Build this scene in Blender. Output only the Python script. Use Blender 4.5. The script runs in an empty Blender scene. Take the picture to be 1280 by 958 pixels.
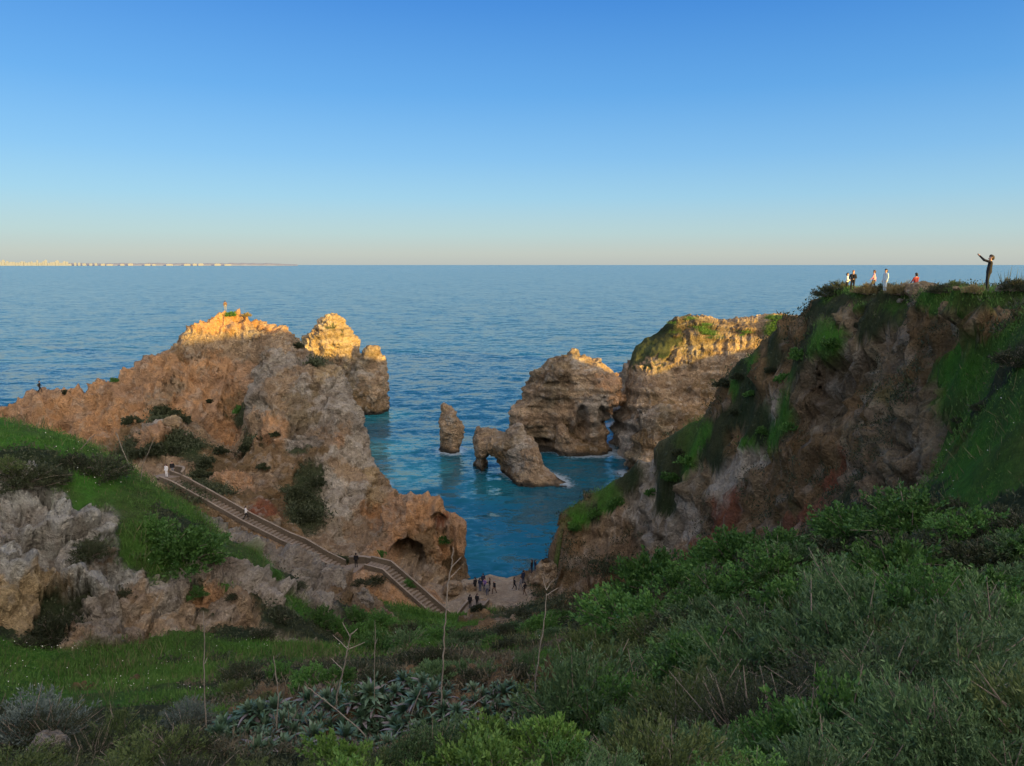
import bpy, math, random
import numpy as np
from mathutils import Vector, Matrix
from mathutils.bvhtree import BVHTree

R = math.radians
scene = bpy.context.scene
COL = scene.collection
rng = np.random.default_rng(7)
random.seed(7)

# ------------------------------------------------------------------ camera, sky, sun, exposure
CZ = 42.5                      # eye height above the sea, metres
PITCH = R(9.04)
FPX = 930.0                    # focal length in photo pixels (1280 wide)
cam_d = bpy.data.cameras.new("camera")
cam_d.sensor_width = 36.0
cam_d.lens = FPX / 1280.0 * 36.0
cam_d.clip_start = 0.1
cam_d.clip_end = 150000.0
cam = bpy.data.objects.new("camera", cam_d)
COL.objects.link(cam)
cam.location = (0, 0, CZ)
cam.rotation_euler = (math.pi / 2 - PITCH, 0, 0)
scene.camera = cam

SUN_EL = R(6.0)
SUN_AZ = R(132.0)              # clockwise from +Y (view direction): behind the camera, to the right
SUN = np.array([math.sin(SUN_AZ) * math.cos(SUN_EL), math.cos(SUN_AZ) * math.cos(SUN_EL), math.sin(SUN_EL)])
FILL_GLOW = (4.4, 3.4, 2.2)
world = bpy.data.worlds.new("World")
scene.world = world
world.use_nodes = True
wn = world.node_tree
wn.nodes.clear()
w_out = wn.nodes.new("ShaderNodeOutputWorld")
w_bg = wn.nodes.new("ShaderNodeBackground")
w_sky = wn.nodes.new("ShaderNodeTexSky")
w_sky.sky_type = 'NISHITA'
w_sky.sun_disc = False
w_sky.sun_elevation = SUN_EL
w_sky.sun_rotation = SUN_AZ
w_sky.altitude = 40
w_sky.air_density = 1.0
w_sky.dust_density = 2.0
w_sky.ozone_density = 2.5
w_bg.inputs['Strength'].default_value = 0.15
# evening air: the sky pales towards the horizon; a warm sunward glow is added to lift the shade
w_tc = wn.nodes.new("ShaderNodeTexCoord")
w_sep = wn.nodes.new("ShaderNodeSeparateXYZ")
wn.links.new(w_tc.outputs['Generated'], w_sep.inputs[0])
w_rm = wn.nodes.new("ShaderNodeValToRGB")
els = w_rm.color_ramp.elements
els[0].position = 0.0; els[0].color = (1.50, 1.60, 1.52, 1)
els[1].position = 0.64; els[1].color = (0.13, 0.50, 1.55, 1)
for p_, c_ in ((0.014, (1.58, 1.74, 1.62)), (0.04, (1.30, 1.80, 1.92)), (0.085, (0.86, 1.62, 2.22)), (0.135, (0.54, 1.32, 2.26)), (0.21, (0.25, 0.96, 2.12)), (0.31, (0.08, 0.60, 1.84))):
    e_ = els.new(p_); e_.color = (*c_, 1)
wn.links.new(w_sep.outputs[2], w_rm.inputs[0])
w_mix = wn.nodes.new("ShaderNodeMix"); w_mix.data_type = 'RGBA'
w_mix.inputs[0].default_value = 0.84
wn.links.new(w_sky.outputs[0], w_mix.inputs[6])
wn.links.new(w_rm.outputs[0], w_mix.inputs[7])
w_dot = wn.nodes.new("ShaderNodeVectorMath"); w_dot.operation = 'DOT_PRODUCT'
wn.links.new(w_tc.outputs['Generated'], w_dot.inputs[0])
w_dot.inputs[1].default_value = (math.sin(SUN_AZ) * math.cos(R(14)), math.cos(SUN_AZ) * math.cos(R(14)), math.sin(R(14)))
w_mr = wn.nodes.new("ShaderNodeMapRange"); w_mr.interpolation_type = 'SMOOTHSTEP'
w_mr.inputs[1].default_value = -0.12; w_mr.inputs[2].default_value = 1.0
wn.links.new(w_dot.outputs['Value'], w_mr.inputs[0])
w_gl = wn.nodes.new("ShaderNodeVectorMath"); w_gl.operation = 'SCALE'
w_gl.inputs[0].default_value = FILL_GLOW
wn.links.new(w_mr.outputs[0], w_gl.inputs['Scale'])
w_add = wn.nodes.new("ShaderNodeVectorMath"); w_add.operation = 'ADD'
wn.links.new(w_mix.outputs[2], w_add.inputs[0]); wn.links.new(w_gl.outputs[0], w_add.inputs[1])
# extra sky brightness added behind the viewer, out of view, to fill shaded faces
w_mr2 = wn.nodes.new("ShaderNodeMapRange"); w_mr2.interpolation_type = 'SMOOTHSTEP'
w_mr2.inputs[1].default_value = 0.45; w_mr2.inputs[2].default_value = -0.5
wn.links.new(w_sep.outputs[1], w_mr2.inputs[0])
w_g2 = wn.nodes.new("ShaderNodeVectorMath"); w_g2.operation = 'SCALE'
w_g2.inputs[0].default_value = (2.1, 1.85, 1.5)
wn.links.new(w_mr2.outputs[0], w_g2.inputs['Scale'])
w_ad2 = wn.nodes.new("ShaderNodeVectorMath"); w_ad2.operation = 'ADD'
wn.links.new(w_add.outputs[0], w_ad2.inputs[0]); wn.links.new(w_g2.outputs[0], w_ad2.inputs[1])
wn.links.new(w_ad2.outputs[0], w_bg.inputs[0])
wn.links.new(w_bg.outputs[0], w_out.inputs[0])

sun_d = bpy.data.lights.new("sun", 'SUN')
sun_d.energy = 5.0
sun_d.angle = R(0.5)
sun_d.color = (1.0, 0.64, 0.13)
sun_o = bpy.data.objects.new("sun", sun_d)
COL.objects.link(sun_o)
sun_o.rotation_euler = Vector((-SUN[0], -SUN[1], -SUN[2])).to_track_quat('-Z', 'Y').to_euler()

scene.view_settings.view_transform = 'Standard'
scene.view_settings.look = 'None'
scene.view_settings.exposure = 1.35
scene.view_settings.gamma = 1.0
scene.view_settings.use_curve_mapping = False
scene.cycles.max_bounces = 5
scene.cycles.diffuse_bounces = 3
scene.cycles.glossy_bounces = 2
scene.cycles.transmission_bounces = 2
scene.cycles.transparent_max_bounces = 4
scene.cycles.use_denoising = True

# ------------------------------------------------------------------ pixel <-> world
def ray(px, py):
    xc = (px - 640.0) / FPX
    yc = (479.0 - py) / FPX
    return np.array([xc, math.cos(PITCH) + math.sin(PITCH) * yc, -math.sin(PITCH) + math.cos(PITCH) * yc])

def at(px, py, Y):
    d = ray(px, py)
    t = Y / d[1]
    return np.array([d[0] * t, Y, CZ + d[2] * t])

def project(P):
    P = np.asarray(P, dtype=np.float64)
    x = P[..., 0]; y = P[..., 1]; z = P[..., 2] - CZ
    fwd = y * math.cos(PITCH) - z * math.sin(PITCH)
    up = y * math.sin(PITCH) + z * math.cos(PITCH)
    fwd = np.maximum(fwd, 1e-3)
    return 640 + FPX * x / fwd, 479 - FPX * up / fwd, fwd

# ------------------------------------------------------------------ noise
LAT = rng.random(64 * 64 * 64).astype(np.float32) * 2 - 1
def vnoise(P, freq, seed=0, stretch=(1, 1, 1)):
    n = len(P)
    out = np.empty(n, np.float32)
    off = np.array([seed * 7.31 + 100.5, seed * 3.17 + 200.3, seed * 5.71 + 150.1])
    s = np.array(stretch, dtype=np.float64) * freq
    for a in range(0, n, 250000):
        q = P[a:a + 250000] * s + off
        i = np.floor(q).astype(np.int64)
        f = (q - i).astype(np.float32)
        u = f * f * f * (f * (f * 6 - 15) + 10)
        i0 = i & 63; i1 = (i + 1) & 63
        x0 = i0[:, 0] * 4096; x1 = i1[:, 0] * 4096
        y0 = i0[:, 1] * 64; y1 = i1[:, 1] * 64
        z0 = i0[:, 2]; z1 = i1[:, 2]
        ux, uy, uz = u[:, 0], u[:, 1], u[:, 2]
        def L(xx, yy, zz): return LAT[xx + yy + zz]
        c00 = L(x0, y0, z0) * (1 - ux) + L(x1, y0, z0) * ux
        c10 = L(x0, y1, z0) * (1 - ux) + L(x1, y1, z0) * ux
        c01 = L(x0, y0, z1) * (1 - ux) + L(x1, y0, z1) * ux
        c11 = L(x0, y1, z1) * (1 - ux) + L(x1, y1, z1) * ux
        c0 = c00 * (1 - uy) + c10 * uy
        c1 = c01 * (1 - uy) + c11 * uy
        out[a:a + 250000] = c0 * (1 - uz) + c1 * uz
    return out

def fbm(P, freq, octv, seed=0, gain=0.5, stretch=(1, 1, 1)):
    t = np.zeros(len(P), np.float32); a = 1.0
    for k in range(octv):
        t += a * vnoise(P, freq * 2.03 ** k, seed + 13 * k, stretch); a *= gain
    return t

def ridged(P, freq, octv, seed=0, gain=0.5, stretch=(1, 1, 1)):
    t = np.zeros(len(P), np.float32); a = 1.0
    for k in range(octv):
        t += a * (0.5 - 1.6 * np.abs(vnoise(P, freq * 2.03 ** k, seed + 13 * k, stretch))); a *= gain
    return t

def cells(P, freq, seed=0, stretch=(1, 1, 1)):
    """jittered cell noise: returns the random value of the nearest cell and the distance margin to the next one"""
    q = (P * (np.array(stretch) * freq) + np.array([seed * 5.3 + 60.2, seed * 2.9 + 80.7, seed * 4.1 + 70.4])).astype(np.float32)
    i = np.floor(q).astype(np.int64); f = (q - i).astype(np.float32)
    d1 = np.full(len(P), 9.0, np.float32); d2 = np.full(len(P), 9.0, np.float32); val = np.zeros(len(P), np.float32)
    for a in (-1, 0, 1):
        for b in (-1, 0, 1):
            for c in (-1, 0, 1):
                k = ((i[:, 0] + a) & 63) * 4096 + ((i[:, 1] + b) & 63) * 64 + ((i[:, 2] + c) & 63)
                jx = LAT[k] * .45 + .5; jy = LAT[(k * 7 + 911) & 262143] * .45 + .5; jz = LAT[(k * 13 + 377) & 262143] * .45 + .5
                d = (a + jx - f[:, 0]) ** 2 + (b + jy - f[:, 1]) ** 2 + (c + jz - f[:, 2]) ** 2
                m = d < d1
                d2 = np.where(m, d1, np.minimum(d2, d)); val = np.where(m, LAT[(k * 31 + 77) & 262143], val); d1 = np.where(m, d, d1)
    return val, np.sqrt(d2) - np.sqrt(d1)

def sstep(a, b, x):
    t = np.clip((x - a) / (b - a), 0, 1)
    return t * t * (3 - 2 * t)

# ------------------------------------------------------------------ surfaces from breakline points
def rbf_fit(pts, c=1.5):
    pts = np.array(pts, dtype=np.float64)
    xy, z = pts[:, :2], pts[:, 2]
    d = np.sqrt(((xy[:, None] - xy[None]) ** 2).sum(-1) + c * c)
    n = len(pts)
    A = np.zeros((n + 3, n + 3))
    A[:n, :n] = -d
    A[:n, :n] += np.eye(n) * -0.02
    A[:n, n] = 1; A[:n, n + 1:] = xy; A[n, :n] = 1; A[n + 1:, :n] = xy.T
    w = np.linalg.solve(A, np.concatenate([z, [0, 0, 0]]))
    return xy, w, c

def rbf_eval(m, X, Y):
    xy, w, c = m
    out = np.empty(len(X))
    n = len(xy)
    for a in range(0, len(X), 60000):
        x = X[a:a + 60000].astype(np.float32); y = Y[a:a + 60000].astype(np.float32)
        d = np.sqrt((x[:, None] - xy[None, :, 0].astype(np.float32)) ** 2 + (y[:, None] - xy[None, :, 1].astype(np.float32)) ** 2 + c * c)
        out[a:a + 60000] = -(d @ w[:n].astype(np.float32)) + w[n] + w[n + 1] * x + w[n + 2] * y
    return out

def polar_grid(az0, az1, na, radii):
    a = np.linspace(R(az0), R(az1), na)
    rr, aa = np.meshgrid(radii, a, indexing='ij')
    # the fan opens by tan so that columns are even in the view; radius is the depth Y
    X = rr * np.tan(aa); Y = rr
    return X, Y

def grid_normals(P):
    du = np.gradient(P, axis=0); dv = np.gradient(P, axis=1)
    n = np.cross(dv, du)
    n /= np.linalg.norm(n, axis=-1, keepdims=True) + 1e-9
    flip = n[..., 2] < 0
    n[flip] *= -1
    return n

def grid_faces(nr, na, off=0):
    i = np.arange(nr - 1)[:, None] * na + np.arange(na - 1)[None]
    f = np.stack([i, i + 1, i + na + 1, i + na], -1).reshape(-1, 4)
    return f + off

def np_mesh(name, V, F, smooth=True):
    me = bpy.data.meshes.new(name)
    V = np.ascontiguousarray(V, dtype=np.float32)
    F = np.asarray(F)
    k = F.shape[1]
    me.vertices.add(len(V)); me.vertices.foreach_set('co', V.ravel())
    me.loops.add(F.size); me.loops.foreach_set('vertex_index', F.astype(np.int32).ravel())
    me.polygons.add(len(F))
    me.polygons.foreach_set('loop_start', np.arange(0, F.size, k, dtype=np.int32))
    me.polygons.foreach_set('use_smooth', np.full(len(F), smooth, dtype=bool))
    me.update(calc_edges=True)
    me.validate()
    return me

def set_col(me, name, C):
    a = me.color_attributes.new(name, 'FLOAT_COLOR', 'POINT')
    if C.shape[1] == 3:
        C = np.concatenate([C, np.ones((len(C), 1))], 1)
    a.data.foreach_set('color', np.ascontiguousarray(C, dtype=np.float32).ravel())

def tag(o, label=None, cat=None, group=None, kind=None):
    if label: o['label'] = label
    if cat: o['category'] = cat
    if group: o['group'] = group
    if kind: o['kind'] = kind
    return o

def link(name, me, mat=None, parent=None):
    o = bpy.data.objects.new(name, me)
    COL.objects.link(o)
    if mat is not None:
        if not isinstance(mat, (list, tuple)): mat = [mat]
        for m in mat: me.materials.append(m)
    if parent is not None: o.parent = parent
    return o

def empty(name, loc, rz=0):
    o = bpy.data.objects.new(name, None)
    COL.objects.link(o)
    o.empty_display_size = 0.2
    o.location = loc; o.rotation_euler = (0, 0, rz)
    return o

def drop_unused(V, F, *attrs):
    used = np.zeros(len(V), bool); used[F.ravel()] = True
    idx = np.cumsum(used) - 1
    return (V[used], idx[F]) + tuple(a[used] for a in attrs)

# ------------------------------------------------------------------ node helpers
def new_mat(name):
    m = bpy.data.materials.new(name); m.use_nodes = True
    nt = m.node_tree; nt.nodes.clear()
    out = nt.nodes.new('ShaderNodeOutputMaterial')
    b = nt.nodes.new('ShaderNodeBsdfPrincipled')
    nt.links.new(b.outputs[0], out.inputs[0])
    return m, nt, b

def N(nt, typ, **kw):
    n = nt.nodes.new(typ)
    for k, v in kw.items():
        if k in n.inputs.keys() if hasattr(n.inputs, 'keys') else False:
            n.inputs[k].default_value = v
        else:
            setattr(n, k, v)
    return n

def noise_node(nt, vec, scale, detail=4, rough=0.6, dist=0.0):
    n = nt.nodes.new('ShaderNodeTexNoise')
    n.inputs['Scale'].default_value = scale
    n.inputs['Detail'].default_value = detail
    n.inputs['Roughness'].default_value = rough
    n.inputs['Distortion'].default_value = dist
    nt.links.new(vec, n.inputs['Vector'])
    return n

def maprange(nt, val, a, b, c, d):
    n = nt.nodes.new('ShaderNodeMapRange')
    n.inputs[1].default_value = a; n.inputs[2].default_value = b
    n.inputs[3].default_value = c; n.inputs[4].default_value = d
    nt.links.new(val, n.inputs[0])
    return n.outputs[0]

def mathn(nt, op, a, b=None):
    n = nt.nodes.new('ShaderNodeMath'); n.operation = op
    for k, v in enumerate((a, b)):
        if v is None: continue
        if isinstance(v, (int, float)): n.inputs[k].default_value = v
        else: nt.links.new(v, n.inputs[k])
    return n.outputs[0]

def mixc(nt, fac, a, b, blend='MIX'):
    n = nt.nodes.new('ShaderNodeMix'); n.data_type = 'RGBA'; n.blend_type = blend
    def put(sock, v):
        if isinstance(v, (int, float)): sock.default_value = v
        elif isinstance(v, tuple): sock.default_value = v if len(v) == 4 else (*v, 1)
        else: nt.links.new(v, sock)
    put(n.inputs[0], fac); put(n.inputs[6], a); put(n.inputs[7], b)
    return n.outputs[2]

def simple_mat(name, col, rough=0.8, var=0.15, scale=20.0, spec=0.3):
    m, nt, b = new_mat(name)
    tc = nt.nodes.new('ShaderNodeTexCoord')
    n = noise_node(nt, tc.outputs['Object'], scale, 3)
    v = maprange(nt, n.outputs[0], 0.25, 0.75, 1 - var, 1 + var)
    mul = nt.nodes.new('ShaderNodeVectorMath'); mul.operation = 'SCALE'
    mul.inputs[0].default_value = col
    nt.links.new(v, mul.inputs['Scale'])
    nt.links.new(mul.outputs[0], b.inputs['Base Color'])
    b.inputs['Roughness'].default_value = rough
    b.inputs['Specular IOR Level'].default_value = spec
    return m

def ground_material():
    """Base colour from the vertex colours (alpha: 1 rock, 0 vegetation), broken up by noise; relief and cracks from noise."""
    m, nt, b = new_mat('ground')
    at_ = nt.nodes.new('ShaderNodeVertexColor'); at_.layer_name = 'Col'
    geo = nt.nodes.new('ShaderNodeNewGeometry')
    pos = geo.outputs['Position']
    wob = noise_node(nt, pos, 0.8, 3, 0.6)
    va = nt.nodes.new('ShaderNodeVectorMath'); va.operation = 'SCALE'; va.inputs['Scale'].default_value = 0.7
    nt.links.new(wob.outputs['Color'], va.inputs[0])
    vb = nt.nodes.new('ShaderNodeVectorMath'); vb.operation = 'ADD'
    nt.links.new(pos, vb.inputs[0]); nt.links.new(va.outputs[0], vb.inputs[1])
    n1 = noise_node(nt, pos, 1.1, 10, 0.74)
    n2 = noise_node(nt, pos, 5.5, 8, 0.78)
    n5 = noise_node(nt, vb.outputs[0], 0.22, 6, 0.65)
    vor = nt.nodes.new('ShaderNodeTexVoronoi'); vor.feature = 'DISTANCE_TO_EDGE'; vor.inputs['Scale'].default_value = 0.8
    nt.links.new(vb.outputs[0], vor.inputs['Vector'])
    vo2 = nt.nodes.new('ShaderNodeTexVoronoi'); vo2.feature = 'F1'; vo2.inputs['Scale'].default_value = 0.9
    vo2.inputs['Detail'].default_value = 5.0; vo2.inputs['Roughness'].default_value = 0.62; vo2.inputs['Lacunarity'].default_value = 2.3
    nt.links.new(pos, vo2.inputs['Vector'])
    chip = nt.nodes.new('ShaderNodeSeparateColor'); nt.links.new(vo2.outputs['Color'], chip.inputs[0])
    f1 = maprange(nt, n1.outputs[0], 0.32, 0.70, 0.74, 1.28)
    f2 = maprange(nt, n2.outputs[0], 0.30, 0.70, 0.72, 1.28)
    f3 = maprange(nt, chip.outputs[0], 0, 1, 0.76, 1.24)
    f = mathn(nt, 'MULTIPLY', mathn(nt, 'MULTIPLY', f1, f2), f3)
    mul = nt.nodes.new('ShaderNodeVectorMath'); mul.operation = 'SCALE'
    nt.links.new(at_.outputs['Color'], mul.inputs[0]); nt.links.new(f, mul.inputs['Scale'])
    # iron-stained and weathered patches on bare rock
    hue = mixc(nt, mathn(nt, 'MULTIPLY', maprange(nt, n5.outputs[0], .52, .68, 0, .25), at_.outputs['Alpha']), mul.outputs[0], (.30, .165, .075))
    n3 = noise_node(nt, vb.outputs[0], 0.42, 9, 0.78)
    st = mathn(nt, 'MULTIPLY', maprange(nt, n3.outputs[0], 0.56, 0.70, 0.0, 0.38), at_.outputs['Alpha'])
    c1 = mixc(nt, st, hue, (0.085, 0.072, 0.058))
    nt.links.new(c1, b.inputs['Base Color'])
    b.inputs['Roughness'].default_value = 0.95
    b.inputs['Specular IOR Level'].default_value = 0.12
    crack = mathn(nt, 'MULTIPLY', maprange(nt, vor.outputs['Distance'], 0.0, 0.10, -0.55, 0.0), at_.outputs['Alpha'])
    h = mathn(nt, 'ADD', mathn(nt, 'MULTIPLY', n1.outputs[0], 0.75), mathn(nt, 'MULTIPLY', n2.outputs[0], 0.40))
    h = mathn(nt, 'ADD', h, mathn(nt, 'MULTIPLY', crack, 0.5))
    h = mathn(nt, 'ADD', h, mathn(nt, 'MULTIPLY', mathn(nt, 'MULTIPLY', vo2.outputs['Distance'], at_.outputs['Alpha']), 0.95))
    bump = nt.nodes.new('ShaderNodeBump')
    bump.inputs['Strength'].default_value = 1.0
    bump.inputs['Distance'].default_value = 1.1
    nt.links.new(h, bump.inputs['Height'])
    nt.links.new(bump.outputs[0], b.inputs['Normal'])
    return m
M_GROUND = ground_material()
# ------------------------------------------------------------------ ground kinds: two albedos, rock relief, gully relief, lump relief, rockness
KINDS = {
 'G': ((.050, .150, .017), (.052, .090, .020), .05, .00, .25, 0.0),
 'D': ((.026, .040, .016), (.045, .052, .024), .12, .00, .50, 0.0),
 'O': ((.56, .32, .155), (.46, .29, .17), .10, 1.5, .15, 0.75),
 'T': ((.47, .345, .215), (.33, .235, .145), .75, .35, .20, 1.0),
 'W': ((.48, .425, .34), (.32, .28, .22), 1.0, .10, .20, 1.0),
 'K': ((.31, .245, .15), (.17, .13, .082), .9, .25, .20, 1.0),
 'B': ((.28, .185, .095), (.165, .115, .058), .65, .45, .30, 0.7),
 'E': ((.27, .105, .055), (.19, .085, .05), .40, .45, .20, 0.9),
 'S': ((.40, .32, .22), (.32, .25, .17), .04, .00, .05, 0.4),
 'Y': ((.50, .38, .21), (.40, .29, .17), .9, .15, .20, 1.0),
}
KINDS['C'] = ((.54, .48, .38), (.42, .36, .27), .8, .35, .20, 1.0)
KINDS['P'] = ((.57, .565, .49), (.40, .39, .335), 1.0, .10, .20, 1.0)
KN = list(KINDS)

def paint(P, samples, warp=1.0, power=5.0):
    """weights of each ground kind at points P; samples: list of (xyz, kind, scale)"""
    S = np.array([s[0] for s in samples], dtype=np.float32)
    sc = np.array([s[2] for s in samples], dtype=np.float32)
    kid = np.array([KN.index(s[1]) for s in samples])
    W = np.zeros((len(P), len(KN)), np.float32)
    msc = float(np.median(sc))
    Q = P.astype(np.float32).copy()
    for ax in range(3):
        Q[:, ax] += warp * msc * (0.55 * vnoise(P, 0.55 / msc, 31 + ax) + 0.35 * vnoise(P, 1.7 / msc, 41 + ax) + 0.30 * vnoise(P, 5.0 / msc, 51 + ax) + 0.18 * vnoise(P, 12.0 / msc, 57 + ax))
    onehot = np.eye(len(KN), dtype=np.float32)[kid]
    for a in range(0, len(P), 40000):
        q = Q[a:a + 40000]
        d2 = ((q[:, None, :] - S[None]) ** 2).sum(-1) / (sc * sc) + 1e-3
        d2 /= d2.min(1, keepdims=True)
        w = d2 ** (-power)
        W[a:a + 40000] = w @ onehot
    return W / W.sum(1, keepdims=True)

def kind_colour(P, W):
    n = np.clip(0.5 + 0.9 * fbm(P, 0.30, 5, 77, 0.6), 0, 1)[:, None]
    A = np.array([KINDS[k][0] for k in KN]); B = np.array([KINDS[k][1] for k in KN])
    C = W @ A * n + W @ B * (1 - n)
    # loose pale stones and broken faces, and earth caught in the hollows
    rkn = W @ np.array([KINDS[k][5] for k in KN])
    sp_ = (sstep(.34, .52, vnoise(P, .9, 201) + .5 * vnoise(P, 2.3, 202)) * .42 * rkn)[:, None]
    C = C * (1 - sp_) + np.array([.46, .41, .33]) * sp_
    ea_ = (sstep(.30, .55, vnoise(P, .45, 203) + .5 * vnoise(P, 1.6, 204)) * .30 * rkn)[:, None]
    C = C * (1 - ea_) + np.array([.15, .10, .062]) * ea_
    return C, W @ np.array([KINDS[k][5] for k in KN])

def bedding(P):
    lay = np.stack([P[:, 0] * .03, P[:, 1] * .03, P[:, 2] + 0.9 * vnoise(P, 0.08, 71)], 1)
    return 1 + .30 * vnoise(lay, .6, 173) + .28 * vnoise(lay, 1.7, 174)

def amps(W):
    return [W @ np.array([KINDS[k][j] for k in KN]) for j in (2, 3, 4)]

def displace(P, Nrm, W, s=1.0, strata=0.0):
    ra, ga, la = amps(W)
    d = la * (0.7 * fbm(P, 0.22, 3, 5) + 0.25 * fbm(P, 1.4, 3, 9))
    big = ridged(P, 0.085, 3, 11, 0.55)
    med = ridged(P, 0.33, 4, 21, 0.6, (1, 1, 1.25))
    fin = fbm(P, 1.7, 3, 35, 0.55)
    d += ra * s * (1.4 * big + 0.55 * med + 0.12 * fin)
    rk = np.flatnonzero(ra > 0.25)
    if len(rk):
        Q = P[rk] + 0.55 * np.stack([vnoise(P[rk], .5, 81), vnoise(P[rk], .5, 82), vnoise(P[rk], .5, 83)], 1)
        v1, e1 = cells(Q, 0.30, 3, (1, 1, 1.35)); v2, e2 = cells(Q, 0.85, 5, (1, 1, 1.3))
        d[rk] += ra[rk] * s * (1.0 * v1 - 0.6 * (1 - sstep(0, .14, e1)) + 0.50 * v2 - 0.30 * (1 - sstep(0, .18, e2)))
        nr = rk[P[rk, 1] < 62]
        if len(nr):
            v3, e3 = cells(P[nr], 2.3, 8)
            d[nr] += ra[nr] * s * (0.14 * v3 - 0.10 * (1 - sstep(0, .2, e3)))
    gul = ridged(P, 0.28, 3, 61, 0.5, (1, 1, 0.22)) + 0.5 * ridged(P, 0.9, 2, 67, 0.5, (1, 1, 0.2))
    d += ga * 1.1 * gul
    if strata:
        zz = P[:, 2] + 0.9 * vnoise(P, 0.08, 71)
        lay = np.zeros((len(P), 3)); lay[:, 2] = zz; lay[:, 0] = P[:, 0] * 0.05; lay[:, 1] = P[:, 1] * 0.05
        d += strata * np.clip(ra, 0, 1) * (vnoise(lay, 0.55, 73) + 0.6 * vnoise(lay, 1.5, 74) + 0.25 * vnoise(lay, 3.3, 75))
    return P + Nrm * d[:, None]

def poly_sd(px, pz, poly):
    """signed distance to a closed polygon, positive inside"""
    d = np.full(px.shape, 1e9); ins = np.zeros(px.shape, bool)
    n = len(poly)
    for i in range(n):
        ax, az = poly[i]; bx, bz = poly[(i + 1) % n]
        ex, ez = bx - ax, bz - az
        wx, wz = px - ax, pz - az
        t = np.clip((wx * ex + wz * ez) / (ex * ex + ez * ez + 1e-12), 0, 1)
        d = np.minimum(d, (wx - ex * t) ** 2 + (wz - ez * t) ** 2)
        c = ((az <= pz) & (bz > pz)) | ((bz <= pz) & (az > pz))
        xi = ax + (pz - az) / (bz - az + 1e-12) * ex
        ins ^= c & (px < xi)
    d = np.sqrt(d)
    return np.where(ins, d, -d)

# the stair line: flights of steps and landings, as (px, py, Y)
STAIR_A = [at(206,597,90.0), at(222,603,89.5), at(262,625,88.0), at(310,652,86.5), at(358,676,85.0), at(378,684,84.5), at(405,700,83.5), at(428,711,83.0)]
LANDING = at(446,711,82.6)
STAIR_B = [at(460,706,82.2), at(484,712,81.6), at(510,735,80.2), at(545,766,78.4), at(562,780,77.6)]
CORNER = at(571,784,77.4)
STAIR_C = [at(578,781,78.4), at(588,766,81.0), at(600,752,83.8)]
PATH = np.array(STAIR_A + [LANDING] + STAIR_B + [CORNER] + STAIR_C)
def cut_path(P, half=1.35, fall=1.6):
    best = np.full(len(P), 1e9); zz = np.zeros(len(P))
    for a, b in zip(PATH[:-1], PATH[1:]):
        e = b[:2] - a[:2]; t = np.clip(((P[:, :2] - a[:2]) @ e) / (e @ e), 0, 1)
        d = np.hypot(P[:, 0] - a[0] - e[0] * t, P[:, 1] - a[1] - e[1] * t)
        m = d < best
        best[m] = d[m]; zz[m] = (a[2] + (b[2] - a[2]) * t)[m]
    w = 1 - sstep(half, half + fall, best)
    P[:, 2] = P[:, 2] * (1 - w) + (zz - 0.12) * w
    return P
PLAT = [at(*p) for p in ((588,752,83.5),(612,758,82),(650,756,82),(690,748,83.5),(694,728,90),(672,714,94),(655,722,92.5),(632,728,91),(612,722,93),(592,728,91))]
PLAT_Z = 2.3
def flat_platform(P):
    sd = poly_sd(P[:, 0], P[:, 1], [(p[0], p[1]) for p in PLAT])
    w = sstep(-1.3, 0.3, sd)
    P[:, 2] = P[:, 2] * (1 - w) + (PLAT_Z + 0.05 * fbm(P, 0.8, 3, 3)) * w
    return P

class Sheet:
    def __init__(self, pts, az0, az1, na, radii, c=1.5):
        self.m = rbf_fit(pts, c)
        X, Y = polar_grid(az0, az1, na, radii)
        Z = rbf_eval(self.m, X.ravel(), Y.ravel()).reshape(X.shape)
        self.shape = X.shape
        self.P = np.stack([X, Y, Z], -1)
    def bvh(self, step=1):
        p = self.P[::step, ::step]
        return BVHTree.FromPolygons(p.reshape(-1, 3).tolist(), grid_faces(p.shape[0], p.shape[1]).tolist())
    def finish(self, samples, s=1.0, strata=0.0, name='terrain', label='', zmin=-3.0, post=None, pre=None, skirt=None, split=None):
        tree = self.bvh(4)
        smp = []
        for t in samples:
            px, py, k = t[:3]; rp = t[3] if len(t) > 3 else 30
            o = Vector((0, 0, CZ)); d = Vector(ray(px, py)).normalized()
            h, n_, i_, dist = tree.ray_cast(o, d)
            if h is None: continue
            smp.append((np.array(h), k, rp * dist / FPX))
        P0 = self.P.reshape(-1, 3)
        W = paint(P0, smp)
        if pre is not None: W = pre(P0, W)
        n = grid_normals(self.P).reshape(-1, 3)
        P = displace(P0, n, W, s, strata)
        if post is not None: P = post(P)
        self.D = P.reshape(self.P.shape)
        self.N = grid_normals(self.D).reshape(-1, 3)
        self.W = W
        C, rk = kind_colour(P, W)
        if strata > .3: C = C * bedding(P)[:, None]
        F = grid_faces(*self.shape)
        keep = P[F, 2].max(1) > zmin
        V, F2, Cc, rr = drop_unused(P, F[keep], C, rk)
        me = np_mesh(name, V, F2)
        set_col(me, 'Col', np.concatenate([Cc, rr[:, None]], 1))
        o = link(name, me, M_GROUND)
        tag(o, label, None, None, 'structure')
        self.ob = o
        self.tree = BVHTree.FromPolygons(P.tolist(), F.tolist())
        return self

def pts_from(px_list, direct=()):
    return [tuple(at(*p)) for p in px_list] + [tuple(d) for d in direct]

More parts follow.
